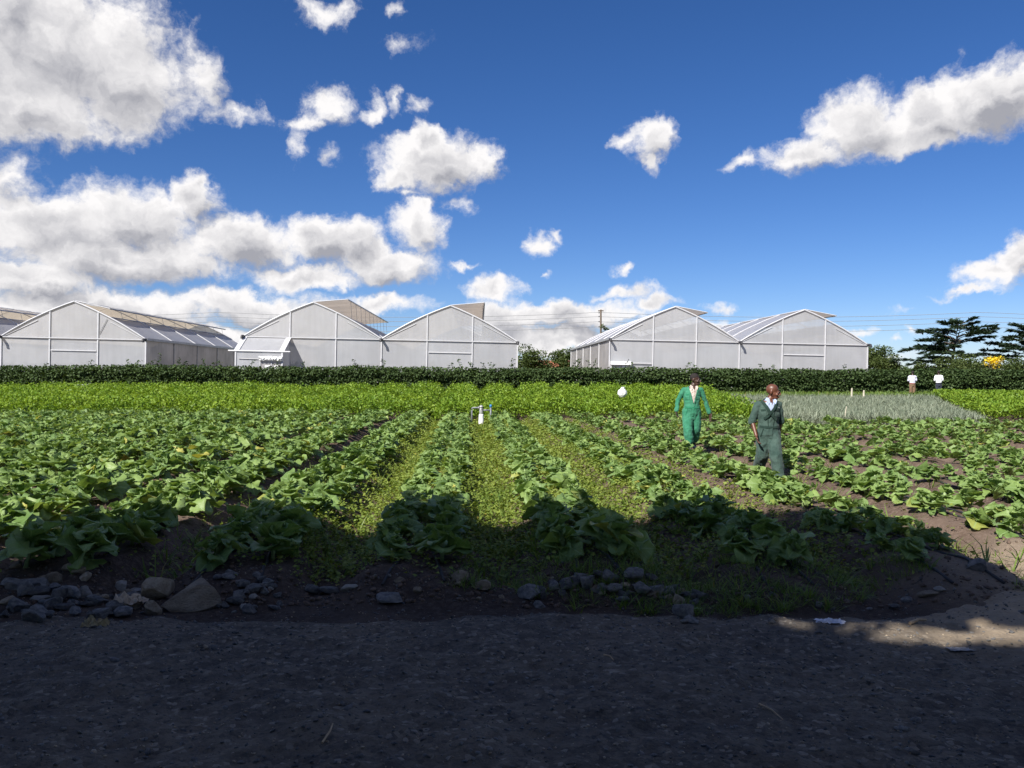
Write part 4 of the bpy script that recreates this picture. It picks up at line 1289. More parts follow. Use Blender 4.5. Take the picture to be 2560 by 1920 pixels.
ROWS = [((700, 1490), (540, 1530), 24, 28, RG, 'small grey stone in the row between the largest boulder and the hose bed', 'stones right of the largest boulder'),
        ((0, 1500), (350, 1560), 34, 36, RG, 'dark grey stone in the heap left of the boulders', 'stones left of the boulders'),
        ((10, 1475), (340, 1530), 14, 30, RT, 'brown stone in the heap left of the boulders', 'brown stones left of the boulders'),
        ((1340, 1488), (1760, 1520), 36, 32, RG, 'small dark stone in the row before the middle beds', 'stones before the middle beds'),
        ((1400, 1490), (1800, 1520), 8, 22, RT, 'small brown stone in the row before the middle beds', 'brown stones before the middle beds'),
        ((900, 1485), (1300, 1505), 6, 20, RT, 'small brown stone in the grass before the filter bed', 'stones before the filter bed'),
        ((1850, 1500), (2280, 1530), 8, 18, RG, 'small grey stone on the road shoulder before the sparse beds', 'stones on the shoulder'),
        ((560, 1490), (680, 1545), 6, 20, RW, 'small pale stone between the largest boulder and the hose bed', 'pale stones by the boulder')]
for (a, b, n, w, pool, lab, grp_) in ROWS:
    for i in range(n):
        t = (i + random.random() * .8) / n
        x = a[0] + (b[0] - a[0]) * t; y = a[1] + (b[1] - a[1]) * random.random()
        ww = w * random.uniform(.6, 1.35)
        place_rock(x, y, ww, ww * random.uniform(.45, .75), pool[random.randrange(len(pool))], lab, grp_)
# loose gravel too small to pick apart
peb = [rock_mesh(600 + i, None, 5, 1) for i in range(5)]
PEB = []
for me in peb:
    v = np.empty(len(me.vertices) * 3, np.float32); me.vertices.foreach_get('co', v)
    PEB.append((v.reshape(-1, 3), np.array([p.vertices[:] for p in me.polygons])))
for nm, N, mat, smin, smax, lab in (('gravel', 5200, ROCKG, .006, .020, 'loose dark gravel scattered over the road'), ('pale_gravel', 3200, ROCKT, .004, .012, 'loose pale chips scattered over the road')):
    y = 3.3 + 4.1 * RS.rand(N) ** .9; x = (RS.rand(N) * 2 - 1) * (.64 * y + .2)
    z = np.maximum(ground_z(x, y), road_z(x, y))
    sz = smin + (smax - smin) * RS.rand(N) ** 3
    sz = np.where(RS.rand(N) < .02, sz * 2.0, sz)
    me = scatter(nm, PEB, np.stack([x, y, z + sz * .1], -1), RS.randn(N) * .3, RS.randn(N) * .3, RS.rand(N) * 6.28, np.stack([sz * 1.3, sz, sz * .6], -1), mat, smooth=False)
    o = link(nm, me); tag(o, lab, 'gravel', kind='stuff')
# clods on the bed fronts
N = 5000
y = 6.7 + 6 * RS.rand(N) ** 2; x = (RS.rand(N) * 2 - 1) * (.64 * y); sz = .008 + .028 * RS.rand(N) ** 3
CLOD = simple('clod', (.12, .085, .066), .95, .3, 20, bump=.4)
me = scatter('soil_clods', PEB, np.stack([x, y, ground_z(x, y) + sz * .1], -1), RS.randn(N) * .4, RS.randn(N) * .4, RS.rand(N) * 6.28, np.stack([sz * 1.2, sz, sz * .75], -1), CLOD, smooth=False)
o = link('soil_crumbs', me); tag(o, 'dry soil crumbs and clods over the bed fronts', 'soil', kind='stuff')

# ================================================================== litter, sticks, hoses
def crumple(name, x, y, w, d, h, mat, label, cat, seed):
    p = gpx(x, y, -.19); g = surf_z(p.x, p.y)
    n = 14; rs = np.random.RandomState(seed); off = Vector(rs.rand(3) * 40)
    v = []; f = []
    for j in range(n):
        for i in range(n):
            u, t = i / (n - 1) - .5, j / (n - 1) - .5
            edge = 1 + .35 * mnoise.noise(Vector((u * 4, t * 4, 0)) + off)
            zz = h * (.5 + .9 * abs(mnoise.noise(Vector((u * 5, t * 4, 3)) + off)) + .5 * mnoise.noise(Vector((u * 11, t * 9, 1)) + off)) * (1 - 1.5 * max(abs(u), abs(t)) ** 2)
            v.append((u * w * edge, t * d * edge, max(.004, zz)))
    f = [(j*n+i, j*n+i+1, (j+1)*n+i+1, (j+1)*n+i) for j in range(n - 1) for i in range(n - 1)]
    me = bpy.data.meshes.new(name); me.from_pydata(v, [], f); me.materials.append(mat); me.update()
    o = link(name, me, None, (p.x, p.y, g), (0, 0, rs.rand() * .6 - .3)); tag(o, label, cat)
    return o
LITTER = simple('litter_white', (.74, .74, .80), .5, .1, 30)
crumple('plastic_scrap', 2080, 1570, .20, .10, .045, LITTER, 'crumpled white plastic scrap lying on the dark road', 'litter', 1)
crumple('plastic_scrap', 2402, 1642, .15, .06, .02, simple('litter_grey', (.34, .34, .36), .6, .2, 20), 'thin grey plastic scrap near the long dry stick', 'litter', 2)
BARKP = simple('fallen_bark', (.50, .40, .30), .8, .2, 12)
crumple('bark_piece', 318, 1522, .26, .16, .11, BARKP, 'curled pale piece of bark among the stones', 'bark', 3)
crumple('dry_leaf', 236, 1582, .18, .12, .08, simple('dry_leaf', (.30, .24, .13), .8, .3, 14), 'curled dry leaf at the road edge below the stones', 'leaf', 4)
DRY = simple('dry_wood', (.40, .29, .18), .8, .2, 20)
for i, (x0, y0, x1, y1, r, lab) in enumerate(((2278, 1583, 2318, 1566, .013, 'short brown stick in the sunny patch on the road'), (803, 1892, 830, 1848, .006, 'straight pale straw lying on the shaded road'),
        (2240, 1735, 2288, 1751, .005, 'long thin dry stalk beside the grey plastic scrap'), (1510, 1662, 1535, 1674, .005, 'tiny bent dry stalk in the middle of the road'), (1900, 1790, 1960, 1830, .005, 'slanting dry stalk on the dark road below the white scrap'))):
    a, b = gpx(x0, y0, -.18), gpx(x1, y1, -.18)
    a.z = surf_z(a.x, a.y) + r; b.z = surf_z(b.x, b.y) + r
    mid = (a + b) / 2 + Vector((.01, .01, r))
    m = MB(); m.tube([a, mid, b], [r, r * .9, r * .6], 6)
    tag(m.build('dry_stalk' if i else 'stick', DRY), lab, 'stalk' if i else 'stick')
# black drip hoses that run up the bed fronts and along the beds
k_names = {-1: 'bed beside the dense beds', 0: 'bed that leads to the filter', 1: 'bed right of the filter', 2: 'bed left of the walking men', 3: 'bed the walking men pass', 4: 'first sparse bed', 5: 'second sparse bed'}
for k, nm in k_names.items():
    for si, side in enumerate((-1, 1)):
        pts = []
        for j in range(46):
            y = 6.95 + j * .26 if j < 6 else 8.5 + (j - 6) * .34
            x = ROW_X0 + ROW_P * k + ROW_DX * y + side * (.14 + .05 * math.sin(y * 1.3 + k)) + (.10 * side * max(0, 8 - y))
            pts.append((x, y, gz(x, y) + .012))
        m = MB(); m.tube(pts, .013, 6)
        tag(m.build('drip_hose', DARK_RUBBER, None, True), ('left' if side < 0 else 'right') + ' black drip hose along the ' + nm, 'hose', 'drip hoses')

# white plastic caught at the foot of the hedge
for i, (x, y, w, lab) in enumerate(((205, 966, .9, 'white plastic sheeting caught low in the hedge before the tan vent greenhouse'), (222, 972, .7, 'white plastic strip on the ground under the sheeting at the hedge foot'), (308, 973, .6, 'small white plastic piece at the hedge foot right of the sheeting'))):
    p = px(x, y, 51.6)
    n = 10; v = []
    for j in range(n):
        for k in range(n):
            u, t = k / (n - 1) - .5, j / (n - 1) - .5
            q = Vector((u * 4, t * 4, i * 7.0))
            v.append((u * w * (1 + .4 * mnoise.noise(q)), .12 * mnoise.noise(q * 2), t * w * .32 * (1 + .5 * mnoise.noise(q * 1.5))))
    me = bpy.data.meshes.new('plastic_sheet'); me.from_pydata(v, [], [(j*n+k, j*n+k+1, (j+1)*n+k+1, (j+1)*n+k) for j in range(n - 1) for k in range(n - 1)]); me.materials.append(LITTER); me.update()
    tag(link('plastic_sheet', me, None, p), lab, 'plastic sheet')

# ================================================================== people
from mathutils.bvhtree import BVHTree
def ell(bm, c, r, rot=None, sub=3):
    M4 = Matrix.Translation(Vector(c)) @ (rot.to_4x4() if rot else Matrix.Identity(4)) @ Matrix.Diagonal((*r, 1))
    bmesh.ops.create_icosphere(bm, subdivisions=sub, radius=1, matrix=M4)
def cap(bm, a, b, ra, rb, n=14):
    a, b = Vector(a), Vector(b); d = b - a
    q = d.to_track_quat('Z', 'Y').to_matrix().to_4x4()
    bmesh.ops.create_cone(bm, cap_ends=True, segments=n, radius1=ra, radius2=rb, depth=d.length, matrix=Matrix.Translation((a + b) / 2) @ q)
    ell(bm, a, (ra,) * 3, sub=2); ell(bm, b, (rb,) * 3, sub=2)
def chain(bm, pts, rad):
    for i in range(len(pts) - 1): cap(bm, pts[i], pts[i + 1], rad[i], rad[i + 1])
def loft(bm, rings, n=24):
    """closed body of ellipses: (cx, cy, z, rx, ry)"""
    vs = []
    for (cx, cy, z, rx, ry) in rings:
        vs.append([bm.verts.new((cx + rx * math.cos(2*math.pi*k/n), cy + ry * math.sin(2*math.pi*k/n), z)) for k in range(n)])
    for a, b in zip(vs, vs[1:]):
        for k in range(n): bm.faces.new((a[k], a[(k+1) % n], b[(k+1) % n], b[k]))
    bm.faces.new(vs[0][::-1]); bm.faces.new(vs[-1])
def fuse(bm, voxel, smooth_it=3, fold=None):
    """one continuous surface from overlapping solids; fold: (amount, scale, stretch, seed) adds cloth folds"""
    me = bpy.data.meshes.new('tmp'); bm.to_mesh(me); bm.free()
    o = bpy.data.objects.new('tmp', me); col.objects.link(o)
    r = o.modifiers.new('r', 'REMESH'); r.mode = 'VOXEL'; r.voxel_size = voxel
    s = o.modifiers.new('s', 'SMOOTH'); s.factor = .5; s.iterations = smooth_it
    dg = bpy.context.evaluated_depsgraph_get()
    res = bpy.data.meshes.new_from_object(o.evaluated_get(dg))
    bpy.data.objects.remove(o); bpy.data.meshes.remove(me)
    if fold:
        n = len(res.vertices)
        co = np.empty(n * 3, np.float32); res.vertices.foreach_get('co', co); co = co.reshape(-1, 3)
        no = np.empty(n * 3, np.float32); res.vertex_normals.foreach_get('vector', no); no = no.reshape(-1, 3)
        amt, sc, st, sd = fold
        d = np.array([abs(mnoise.noise(Vector((c[0] * sc + .8 * c[2] * sc * .3, c[1] * sc, c[2] * sc * st + sd)))) * -1.6 + .5 * mnoise.noise(Vector((c[0] * sc * 2.3, c[1] * sc * 2.3, c[2] * sc * st * 2.6 + sd))) for c in co])
        co += no * (amt * d)[:, None]
        res.vertices.foreach_set('co', co.ravel()); res.update()
    res.polygons.foreach_set('use_smooth', np.ones(len(res.polygons), bool))
    return res
def part(name, me, mat, parent):
    me.name = name; me.materials.clear(); me.materials.append(mat)
    return link(name, me, parent)
def cut(me, pred):
    bm = bmesh.new(); bm.from_mesh(me)
    dead = [f for f in bm.faces if pred(f.calc_center_median(), f.normal)]
    bmesh.ops.delete(bm, geom=dead, context='FACES'); bm.to_mesh(me); bm.free()
def ribbon(name, me, pts, w, mat, parent, lift=.008, thick=.006, front=-1):
    """cloth strip laid on the front of a mesh along (x,z) points"""
    bm = bmesh.new(); bm.from_mesh(me); tree = BVHTree.FromBMesh(bm); bm.free()
    P = []
    pts = [Vector((p[0], 0, p[1])) for p in pts]
    dense = []
    for a, b in zip(pts, pts[1:]):
        k = max(2, int((b - a).length / .025))
        dense += [a.lerp(b, i / k) for i in range(k)]
    dense.append(pts[-1])
    last = -.13
    rows = []
    for i, p in enumerate(dense):
        d = (dense[min(i+1, len(dense)-1)] - dense[max(i-1, 0)]).normalized(); s = Vector((-d.z, 0, d.x)) * w / 2
        row = []
        for q in (p - s, p + s):
            hit = tree.ray_cast(Vector((q.x, 1.0 * front, q.z)), Vector((0, -front, 0)))
            yv = hit[0].y if hit[0] is not None and abs(hit[0].y - last) < .12 else last
            last = yv; row.append(Vector((q.x, yv + front * lift, q.z)))
        rows.append(row)
    v = []; f = []
    for r0, r1 in rows:
        v += [r0, r1, r1 + Vector((0, front * thick, 0)), r0 + Vector((0, front * thick, 0))]
    for i in range(len(rows) - 1):
        for k in range(4): f.append((i*4+k, i*4+(k+1) % 4, (i+1)*4+(k+1) % 4, (i+1)*4+k))
    f += [(0, 1, 2, 3)[::-1], tuple(len(v) - 4 + k for k in range(4))]
    r = bpy.data.meshes.new(name); r.from_pydata([tuple(x) for x in v], [], f); r.materials.append(mat); r.update()
    return link(name, r, parent)

def head_solids(bm, c, yaw, nod=0.0, size=1.1):
    """skull, jaw, nose, brow, lips, ears; faces -y when yaw is 0"""
    Rm = Matrix.Rotation(yaw, 3, 'Z') @ Matrix.Rotation(nod, 3, 'X')
    def e(p, r): ell(bm, Vector(c) + Rm @ (Vector(p) * size), Vector(r) * size, Rm)
    e((0, .018, .035), (.074, .094, .088)); e((0, -.020, -.020), (.062, .072, .070)); e((0, -.042, -.075), (.046, .050, .040))
    e((0, -.062, -.098), (.026, .024, .018)); e((0, -.088, .022), (.050, .014, .013)); e((0, -.103, -.012), (.014, .022, .026)); e((0, -.112, -.026), (.020, .015, .011))
    e((0, -.096, -.060), (.026, .013, .009)); e((0, -.093, -.073), (.024, .013, .009)); e((.040, -.072, -.028), (.022, .020, .022)); e((-.040, -.072, -.028), (.022, .020, .022))
    for s in (-1, 1): e((s * .076, .016, -.005), (.010, .020, .033))
    return Rm
def hand(bm, wrist, dirv, side, palm_n, s=1.0):
    """relaxed hand: palm, four fingers of different length bent twice, thumb from the side of the palm"""
    d = Vector(dirv).normalized(); n = Vector(palm_n).normalized(); w = d.cross(n).normalized() * side; n = w.cross(d).normalized() * (1 if w.cross(d).dot(n) > 0 else -1)
    W = Vector(wrist)
    c = W + d * .048 * s
    Rm = Matrix((w, n, d)).transposed()
    ell(bm, c, (.038 * s, .016 * s, .052 * s), Rm)
    for i, (o, ln) in enumerate(((.028, .070), (.010, .080), (-.009, .074), (-.027, .058))):
        a = W + d * .090 * s + w * o * s; b = a + (d * .93 + n * .25).normalized() * ln * .5 * s; e = b + (d * .75 + n * .62).normalized() * ln * .5 * s
        chain(bm, (a - d * .02, a, b, e), (.0105 * s, .0100 * s, .0092 * s, .0075 * s))
    a = W + d * .022 * s + w * .030 * s; b = a + (d * .62 + w * .62 + n * .25).normalized() * .038 * s; e = b + (d * .9 + w * .1 + n * .35).normalized() * .032 * s
    chain(bm, (a, b, e), (.014 * s, .0115 * s, .009 * s))

def skin_mat(name, c):
    m, nt, o = new_mat(name); b = nd(nt, 'ShaderNodeBsdfPrincipled'); tc = nd(nt, 'ShaderNodeTexCoord')
    n = NOISE(nt, tc.outputs['Object'], 14, 5, .6)
    L(nt, V(nt, 'SCALE', c, scale=RANGE(nt, n, .3, .7, .8, 1.2)), b.inputs['Base Color'])
    b.inputs['Roughness'].default_value = .42; b.inputs['Specular IOR Level'].default_value = .45
    L(nt, b.outputs[0], o.inputs[0]); return m
def cloth_mat(name, c, c2, pat=None):
    m, nt, o = new_mat(name); b = nd(nt, 'ShaderNodeBsdfPrincipled'); tc = nd(nt, 'ShaderNodeTexCoord')
    n = NOISE(nt, tc.outputs['Object'], 4.5, 6, .62); n2 = NOISE(nt, tc.outputs['Object'], 60, 3, .6)
    cc = MIXC(nt, RANGE(nt, n, .36, .66), c, c2)
    if pat: cc = MIXC(nt, RANGE(nt, NOISE(nt, tc.outputs['Object'], pat[1], 2, .5), .52, .60), cc, pat[0])
    cc = V(nt, 'SCALE', cc, scale=RANGE(nt, n2, .3, .7, .9, 1.1))
    L(nt, cc, b.inputs['Base Color']); b.inputs['Roughness'].default_value = .9; b.inputs['Specular IOR Level'].default_value = .15
    b.inputs['Sheen Weight'].default_value = .1
    bp = nd(nt, 'ShaderNodeBump'); bp.inputs['Strength'].default_value = .5; bp.inputs['Distance'].default_value = .012
    L(nt, NOISE(nt, V(nt, 'MULTIPLY', tc.outputs['Object'], (1, 1, 2.2)), 13, 4, .55), bp.inputs['Height']); L(nt, bp.outputs[0], b.inputs['Normal'])
    L(nt, b.outputs[0], o.inputs[0]); return m
SKIN1 = skin_mat('skin_dark', (.060, .032, .024)); SKIN2 = skin_mat('skin_brown', (.115, .043, .025))
HAIR = simple('short_hair', (.018, .014, .013), .85, .3, 60, bump=.6)
GREEN1 = cloth_mat('green_cloth', (.027, .155, .088), (.055, .230, .140)); GREEN1D = cloth_mat('green_seam', (.022, .17, .09), (.03, .2, .11))
GREEN2 = cloth_mat('dark_green_cloth', (.034, .064, .055), (.062, .100, .086)); GREEN2D = cloth_mat('dark_green_strap', (.014, .030, .025), (.022, .045, .036))
SHIRT1 = cloth_mat('speckled_shirt', (.56, .48, .43), (.66, .58, .52), ((.36, .26, .22), 42)); SHIRT2 = cloth_mat('pale_blue_shirt', (.34, .41, .60), (.44, .51, .68))
SHOE1 = cloth_mat('patterned_shoe', (.05, .05, .055), (.12, .11, .11), ((.55, .53, .52), 18)); BOOT = simple('dark_boot', (.02, .022, .022), .5, .2, 15)
EYEW = simple('eye_white', (.30, .26, .23), .3, .02, 3)

def man(base, J, label, skin, suit, seam, shirt, shoe, Vcut, seed, hair, bare_arms=False):
    root = empty('person', base); tag(root, label, 'person', 'walking farm workers')
    hd, yaw, nod = J['head'], J['yaw'], J['nod']
    nb = J['neck']
    # body, one continuous figure
    bm = bmesh.new()
    head_solids(bm, hd, yaw, nod)
    chain(bm, (Vector(hd) + Vector((-.012, .03, -.06)), nb, Vector(nb) + Vector((0, .02, -.12))), (.052, .058, .075))
    sc, hc = J['sh'], J['hip']
    loft(bm, [(0, 0, .84, .12, .09), (0, 0, .95, .155, .105), (0, 0, 1.06, .138, .095), (0, 0, 1.22, .155, .105), (nb[0] * .5, 0, 1.35, .165, .108), (nb[0] * .7, .006, 1.44, .11, .085)])
    for s in (0, 1):
        a = J['arm'][s]
        chain(bm, (Vector(a[0]) * .9 + Vector((0, 0, a[0][2] * .1)), a[0], a[1], a[2]), (.055, .052, .042, .028))
        hand(bm, a[2], Vector(a[3]) - Vector(a[2]), 1 if s == 0 else -1, a[4])
        l = J['leg'][s]
        chain(bm, l[:3], (.082, .058, .042)); chain(bm, (Vector(l[2]) + Vector((0, .04, -.035)), Vector(l[2]) + Vector(J['foot'][s]) * .8), (.036, .030))
    body = part('body', fuse(bm, .0065, 2), skin, root)
    # eyes on the visible side
    Rm = Matrix.Rotation(yaw, 3, 'Z') @ Matrix.Rotation(nod, 3, 'X')
    for s in (-1, 1):
        bm = bmesh.new(); ell(bm, Vector(hd) + Rm @ Vector((s * .033, -.0895, .003)), (.0115, .0085, .0075), Rm, 2)
        me = bpy.data.meshes.new('eye'); bm.to_mesh(me); bm.free(); e = part('eye', me, EYEW, root)
        bm = bmesh.new(); ell(bm, Vector(hd) + Rm @ Vector((s * .034, -.100, .003)), (.0072, .006, .0072), Rm, 2)
        me = bpy.data.meshes.new('iris'); bm.to_mesh(me); bm.free(); part('iris', me, BOOT, e)
    if hair:
        bm = bmesh.new(); ell(bm, Vector(hd) + Rm @ Vector((0, .024, .044)), (.0852, .107, .0995), Rm, 4)
        hv = Vector(hd)
        inv = Rm.transposed()
        me = bpy.data.meshes.new('hair'); bm.to_mesh(me); bm.free()
        cut(me, lambda c, n: (lambda q: q.z < .045 - .55 * q.y or q.z < -.03)(inv @ (c - hv)))
        part('hair', me, HAIR, root)
    # shirt under the coverall
    bm = bmesh.new()
    loft(bm, [(0, 0, .98, .150, .112), (0, 0, 1.1, .152, .112), (0, -.004, 1.25, .165, .118), (nb[0] * .5, 0, 1.38, .165, .112), (nb[0], .012, 1.455, .075, .068), (nb[0] + .004, .014, 1.49, .066, .062)])
    sme = fuse(bm, .009, 2, (.004, 11, .6, seed))
    cut(sme, lambda c, n: c.y < 0 and c.z > 1.36 and abs(c.x - nb[0] - .006) < .30 * (c.z - 1.36))
    part('shirt', sme, shirt, root)
    # coverall
    bm = bmesh.new()
    loft(bm, [(0, 0, .72, .15, .115), (0, 0, .86, .195, .15), (0, 0, .97, .188, .145), (0, 0, 1.06, .176, .135), (0, 0, 1.2, .192, .142), (nb[0] * .4, 0, 1.33, .195, .134), (nb[0] * .6, .008, 1.40, .178, .112), (nb[0] * .8, .014, 1.445, .125, .092), (nb[0], .02, 1.48, .080, .074)])
    for s in (0, 1):
        a = J['arm'][s]; end = J['sleeve']
        A, B, C = Vector(a[0]), Vector(a[1]), Vector(a[2])
        if end >= 1:
            E = B.lerp(C, end - 1); chain(bm, (A * .86 + Vector((0, 0, A.z * .14)), A, B, E), (.070, .066, .058, .052))
        else:
            E = A.lerp(B, end); chain(bm, (A * .86 + Vector((0, 0, A.z * .14)), A, E), (.072, .070, .068))
        l = [Vector(q) for q in J['leg'][s]]; ce = l[1].lerp(l[2], J['cuff'])
        chain(bm, (l[0], l[0].lerp(l[1], .5), l[1], l[1].lerp(ce, .55), ce), (.124, .122, .112, .108, .096))
    me = fuse(bm, .0085, 3, (.013, 8.5, .75, seed + 3))
    suit_full = me.copy()
    zb, xb, (xl, zl), (xr, zr) = Vcut
    def inV(c, n):
        if c.y > .02 or c.z < zb or c.z > 1.56: return False
        lft = xb + (xl - xb) * (c.z - zb) / (zl - zb); rgt = xb + (xr - xb) * (c.z - zb) / (zr - zb)
        return lft < c.x < rgt
    cut(me, inV)
    nb_ = Vector(nb)
    cut(me, lambda c, n: c.z > 1.40 and (c.xy - nb_.xy).length < .070)
    so = part('coverall', me, suit, root)
    md = so.modifiers.new('cloth', 'SOLIDIFY'); md.thickness = .007; md.offset = -1
    # lapels along the opening, waist seam, fly, pockets
    lap = [(xb, zb - .01), ((xb + xl) / 2 - .006, (zb + zl) / 2), (xl - .008, zl - .02)]
    rap = [(xb, zb - .01), ((xb + xr) / 2 + .006, (zb + zr) / 2), (xr + .008, zr - .02)]
    for p_ in (lap, rap): ribbon('lapel', suit_full, p_, .030, suit, root)
    ribbon('waistband', suit_full, [(-.17, 1.0), (0, .985), (.17, .995)], .038, seam, root, .004)
    ribbon('fly', suit_full, [(xb * .4, .975), (xb * .2 - .01, .80)], .035, suit, root, .005)
    for s in (-1, 1):
        ribbon('pocket_flap', suit_full, [(s * .085, 1.285), (s * .155, 1.275)], .030, seam, root, .006)
        ribbon('pocket', suit_full, [(s * .12, 1.265), (s * .12, 1.165)], .085, suit, root, .004)
        ribbon('side_pocket', suit_full, [(s * .12, .965), (s * .165, .83)], .012, seam, root, .004)
    # shirt collar wings
    for s in (-1, 1):
        x0 = nb[0] + s * .070; z0 = zl - .015
        v = [(nb[0] + s * .066, -.045, z0 + .030), (nb[0] + s * .020, -.088, z0 - .040), (nb[0] + s * .058, -.120, z0 - .078), (nb[0] + s * .088, -.092, z0 - .020)]
        v += [(p[0], p[1] - .007, p[2] + .003) for p in v]
        me = bpy.data.meshes.new('collar'); me.from_pydata(v, [], [(0, 1, 2, 3), (7, 6, 5, 4), (0, 4, 5, 1), (1, 5, 6, 2), (2, 6, 7, 3), (3, 7, 4, 0)]); me.materials.append(shirt); me.update()
        link('collar', me, root)
    # sleeve and leg cuffs, shoes
    for s in (0, 1):
        a = [Vector(q) for q in J['arm'][s][:3]]; end = J['sleeve']
        E, dv, rr = (a[1].lerp(a[2], end - 1), (a[2] - a[1]).normalized(), .054) if end >= 1 else (a[0].lerp(a[1], end), (a[1] - a[0]).normalized(), .072)
        bm = bmesh.new(); cap(bm, E - dv * .012, E + dv * .030, rr, rr * .98); part('cuff', fuse(bm, .007, 1, (.006, 20, 1, seed)), suit, root)
        l = [Vector(q) for q in J['leg'][s]]
        bm = bmesh.new(); A_ = l[2]
        ft = J['foot'][s]
        chain(bm, (A_ + Vector((0, .05, -.045)), A_ + Vector((0, -.05, -.05)), A_ + Vector(ft)), (.045, .048, .040)); chain(bm, (A_ + Vector((0, .02, .06)), A_ + Vector((0, .02, -.02))), (.050, .052))
        part('shoe', fuse(bm, .008, 2), shoe, root)
    return root, suit_full

# worker in the bright green coverall
gx1, gy1 = 3.99, 18.2
J1 = dict(head=(.075, -.01, 1.605), yaw=R(58), nod=R(8), neck=(.035, 0, 1.475), sh=0, hip=0,
          arm=[((-.172, 0, 1.375), (-.300, .03, 1.15), (-.345, -.04, .92), (-.335, -.06, .80), (.5, -.4, 0)),
               ((.200, 0, 1.37), (.315, .05, 1.13), (.395, .02, .865), (.42, .0, .75), (-.5, -.4, 0))],
          leg=[((-.095, 0, .90), (-.105, -.12, .50), (-.055, -.10, .09)), ((.095, .01, .90), (.100, .02, .50), (.105, .27, .16))],
          foot=[(.0, -.17, -.055), (.01, -.13, -.10)], sleeve=1.86, cuff=.66)
man1, suit1 = man((gx1, gy1, px(1729, 1130, gy1).z), J1, 'man in a bright green coverall and speckled shirt walking among the kale', SKIN1, GREEN1, GREEN1D, SHIRT1, SHOE1, (1.005, .005, (-.088, 1.47), (.110, 1.44)), 5, True)
# worker in the dark green coverall with crossed straps
gx2, gy2 = 4.38, 14.0
J2 = dict(head=(.070, -.02, 1.585), yaw=R(66), nod=R(10), neck=(.025, 0, 1.455), sh=0, hip=0,
          arm=[((-.185, 0, 1.36), (-.275, .01, 1.09), (-.245, -.13, .845), (-.222, -.17, .74), (.45, -.3, 0)),
               ((.182, .03, 1.36), (.235, .09, 1.09), (.205, .10, .83), (.205, .08, .72), (-.5, -.3, 0))],
          leg=[((-.080, 0, .90), (-.095, .02, .50), (-.095, .33, .19)), ((.080, 0, .90), (.065, -.19, .51), (.130, -.22, .09))],
          foot=[(0, -.12, -.11), (.01, -.17, -.055)], sleeve=.94, cuff=.88)
man2, suit2 = man((gx2, gy2, px(1922, 1212, gy2).z), J2, 'shaven headed man in a dark green coverall with crossed straps and rolled sleeves', SKIN2, GREEN2, GREEN2D, SHIRT2, BOOT, (1.20, .02, (-.120, 1.47), (.105, 1.44)), 9, False)
ribbon('strap', suit2, [(-.125, 1.43), (-.09, 1.36), (-.03, 1.25), (.06, 1.155), (.13, 1.10)], .046, GREEN2D, man2, .014)
ribbon('strap', suit2, [(.115, 1.43), (.06, 1.32), (-.02, 1.22), (-.11, 1.13)], .042, GREEN2D, man2, .022)
ribbon('knot', suit2, [(-.055, 1.235), (-.01, 1.225)], .05, GREEN2D, man2, .032)
ribbon('pocket_pen', suit2, [(.135, 1.325), (.165, 1.312)], .012, BOARD_WHITE, man2, .024)
ribbon('placket', suit2, [(-.055, 1.19), (-.045, .99)], .012, GREEN2D, man2, .006)
ribbon('placket', suit2, [(.065, 1.15), (.035, .99)], .012, GREEN2D, man2, .006)

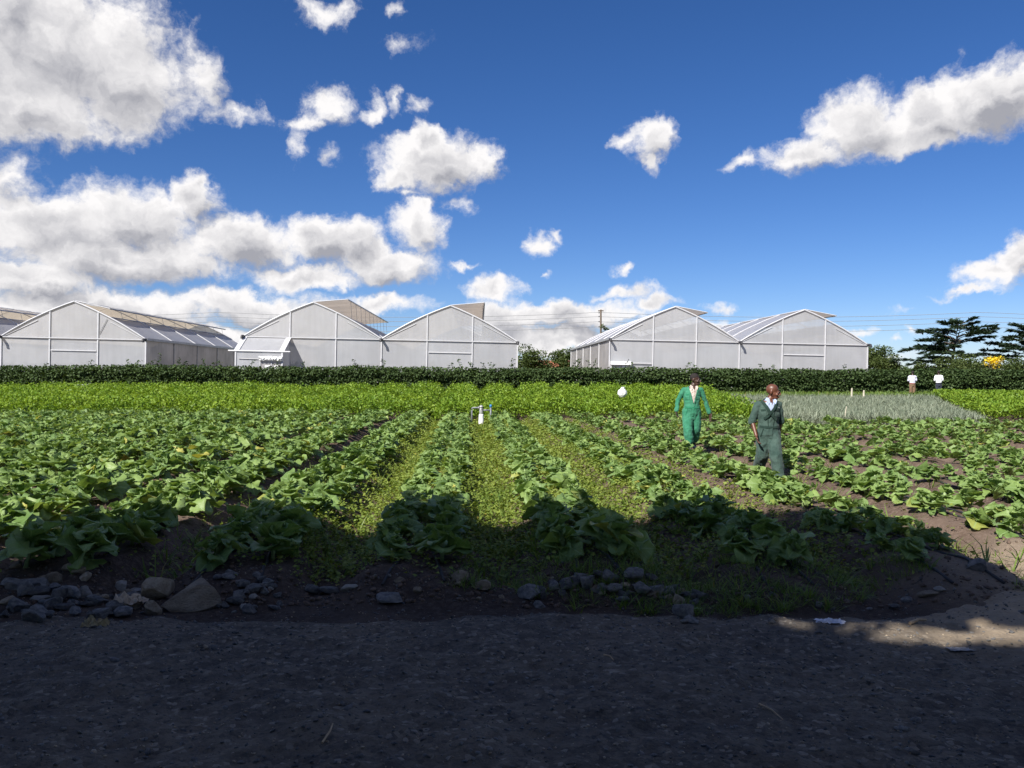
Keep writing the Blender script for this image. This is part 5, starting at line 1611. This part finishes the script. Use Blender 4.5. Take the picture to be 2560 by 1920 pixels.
# two onlookers at the hedge, seen from behind
def onlooker(x, ytop, Y, label, shirt, trousers, belt, seed, lean):
    p = px(x, ytop, Y); root = empty('person', (p.x, p.y, p.z - 1.73)); tag(root, label, 'person', 'onlookers at the hedge')
    bm = bmesh.new()
    head_solids(bm, (lean, .03, 1.62), math.pi, R(14), 1.08)
    chain(bm, ((lean * .8, .02, 1.55), (0, 0, 1.45), (0, 0, 1.35)), (.055, .06, .08))
    loft(bm, [(0, 0, .85, .13, .1), (0, 0, 1.0, .14, .1), (0, 0, 1.25, .16, .11), (0, 0, 1.42, .13, .08)])
    for s in (-1, 1):
        chain(bm, ((s * .17, 0, 1.4), (s * .24, .02, 1.13), (s * .17, .20, .98)), (.055, .045, .032)); hand(bm, (s * .17, .20, .98), (-s * .3, .8, -.1), s, (0, 0, -1))
        chain(bm, ((s * .09, 0, .9), (s * .10, 0, .48), (s * .10, .02, .07)), (.085, .06, .045)); chain(bm, ((s * .1, -.03, .04), (s * .1, .13, .03)), (.04, .035))
    part('body', fuse(bm, .011, 2), SKIN1, root)
    bm = bmesh.new(); ell(bm, (lean, .012, 1.665), (.088, .104, .098)); me = bpy.data.meshes.new('hair'); bm.to_mesh(me); bm.free(); part('hair', me, HAIR, root)
    bm = bmesh.new()
    loft(bm, [(0, 0, .96, .175, .135), (0, 0, 1.1, .185, .14), (0, 0, 1.28, .20, .14), (0, 0, 1.4, .17, .11), (0, 0, 1.47, .08, .075)])
    for s in (-1, 1): chain(bm, ((s * .13, 0, 1.39), (s * .18, 0, 1.38), (s * .235, .01, 1.16)), (.085, .085, .075))
    part('shirt', fuse(bm, .012, 3, (.012, 8, .8, seed)), shirt, root)
    bm = bmesh.new(); loft(bm, [(0, 0, .78, .16, .125), (0, 0, .97, .175, .135)])
    for s in (-1, 1): chain(bm, ((s * .09, 0, .86), (s * .10, 0, .48), (s * .10, .01, .1)), (.11, .09, .08))
    part('trousers', fuse(bm, .012, 3, (.012, 8, .8, seed)), trousers, root)
    m = MB(); m.lathe([(.172, .955), (.178, .965), (.178, .985), (.172, .995)], 18); b = m.build('belt', belt, root, True); b.scale = (1, .78, 1)
    for s in (-1, 1):
        bm = bmesh.new(); chain(bm, ((s * .1, -.05, .045), (s * .1, .15, .04)), (.05, .045)); part('shoe', fuse(bm, .012, 2), BOOT, root)
onlooker(2281, 928, 51.0, 'person in a pale patterned shirt and brown trousers facing the hedge', cloth_mat('patterned_white', (.62, .62, .72), (.75, .75, .84), ((.30, .30, .48), 14)), cloth_mat('brown_cloth', (.16, .095, .06), (.22, .14, .09)), simple('red_belt', (.30, .05, .03), .6), 31, .03)
onlooker(2347, 927, 51.0, 'person in a plain white shirt and dark trousers facing the hedge', cloth_mat('white_cloth', (.76, .76, .80), (.84, .84, .88)), cloth_mat('navy_cloth', (.025, .028, .045), (.04, .045, .065)), BOOT, 32, 0.0)
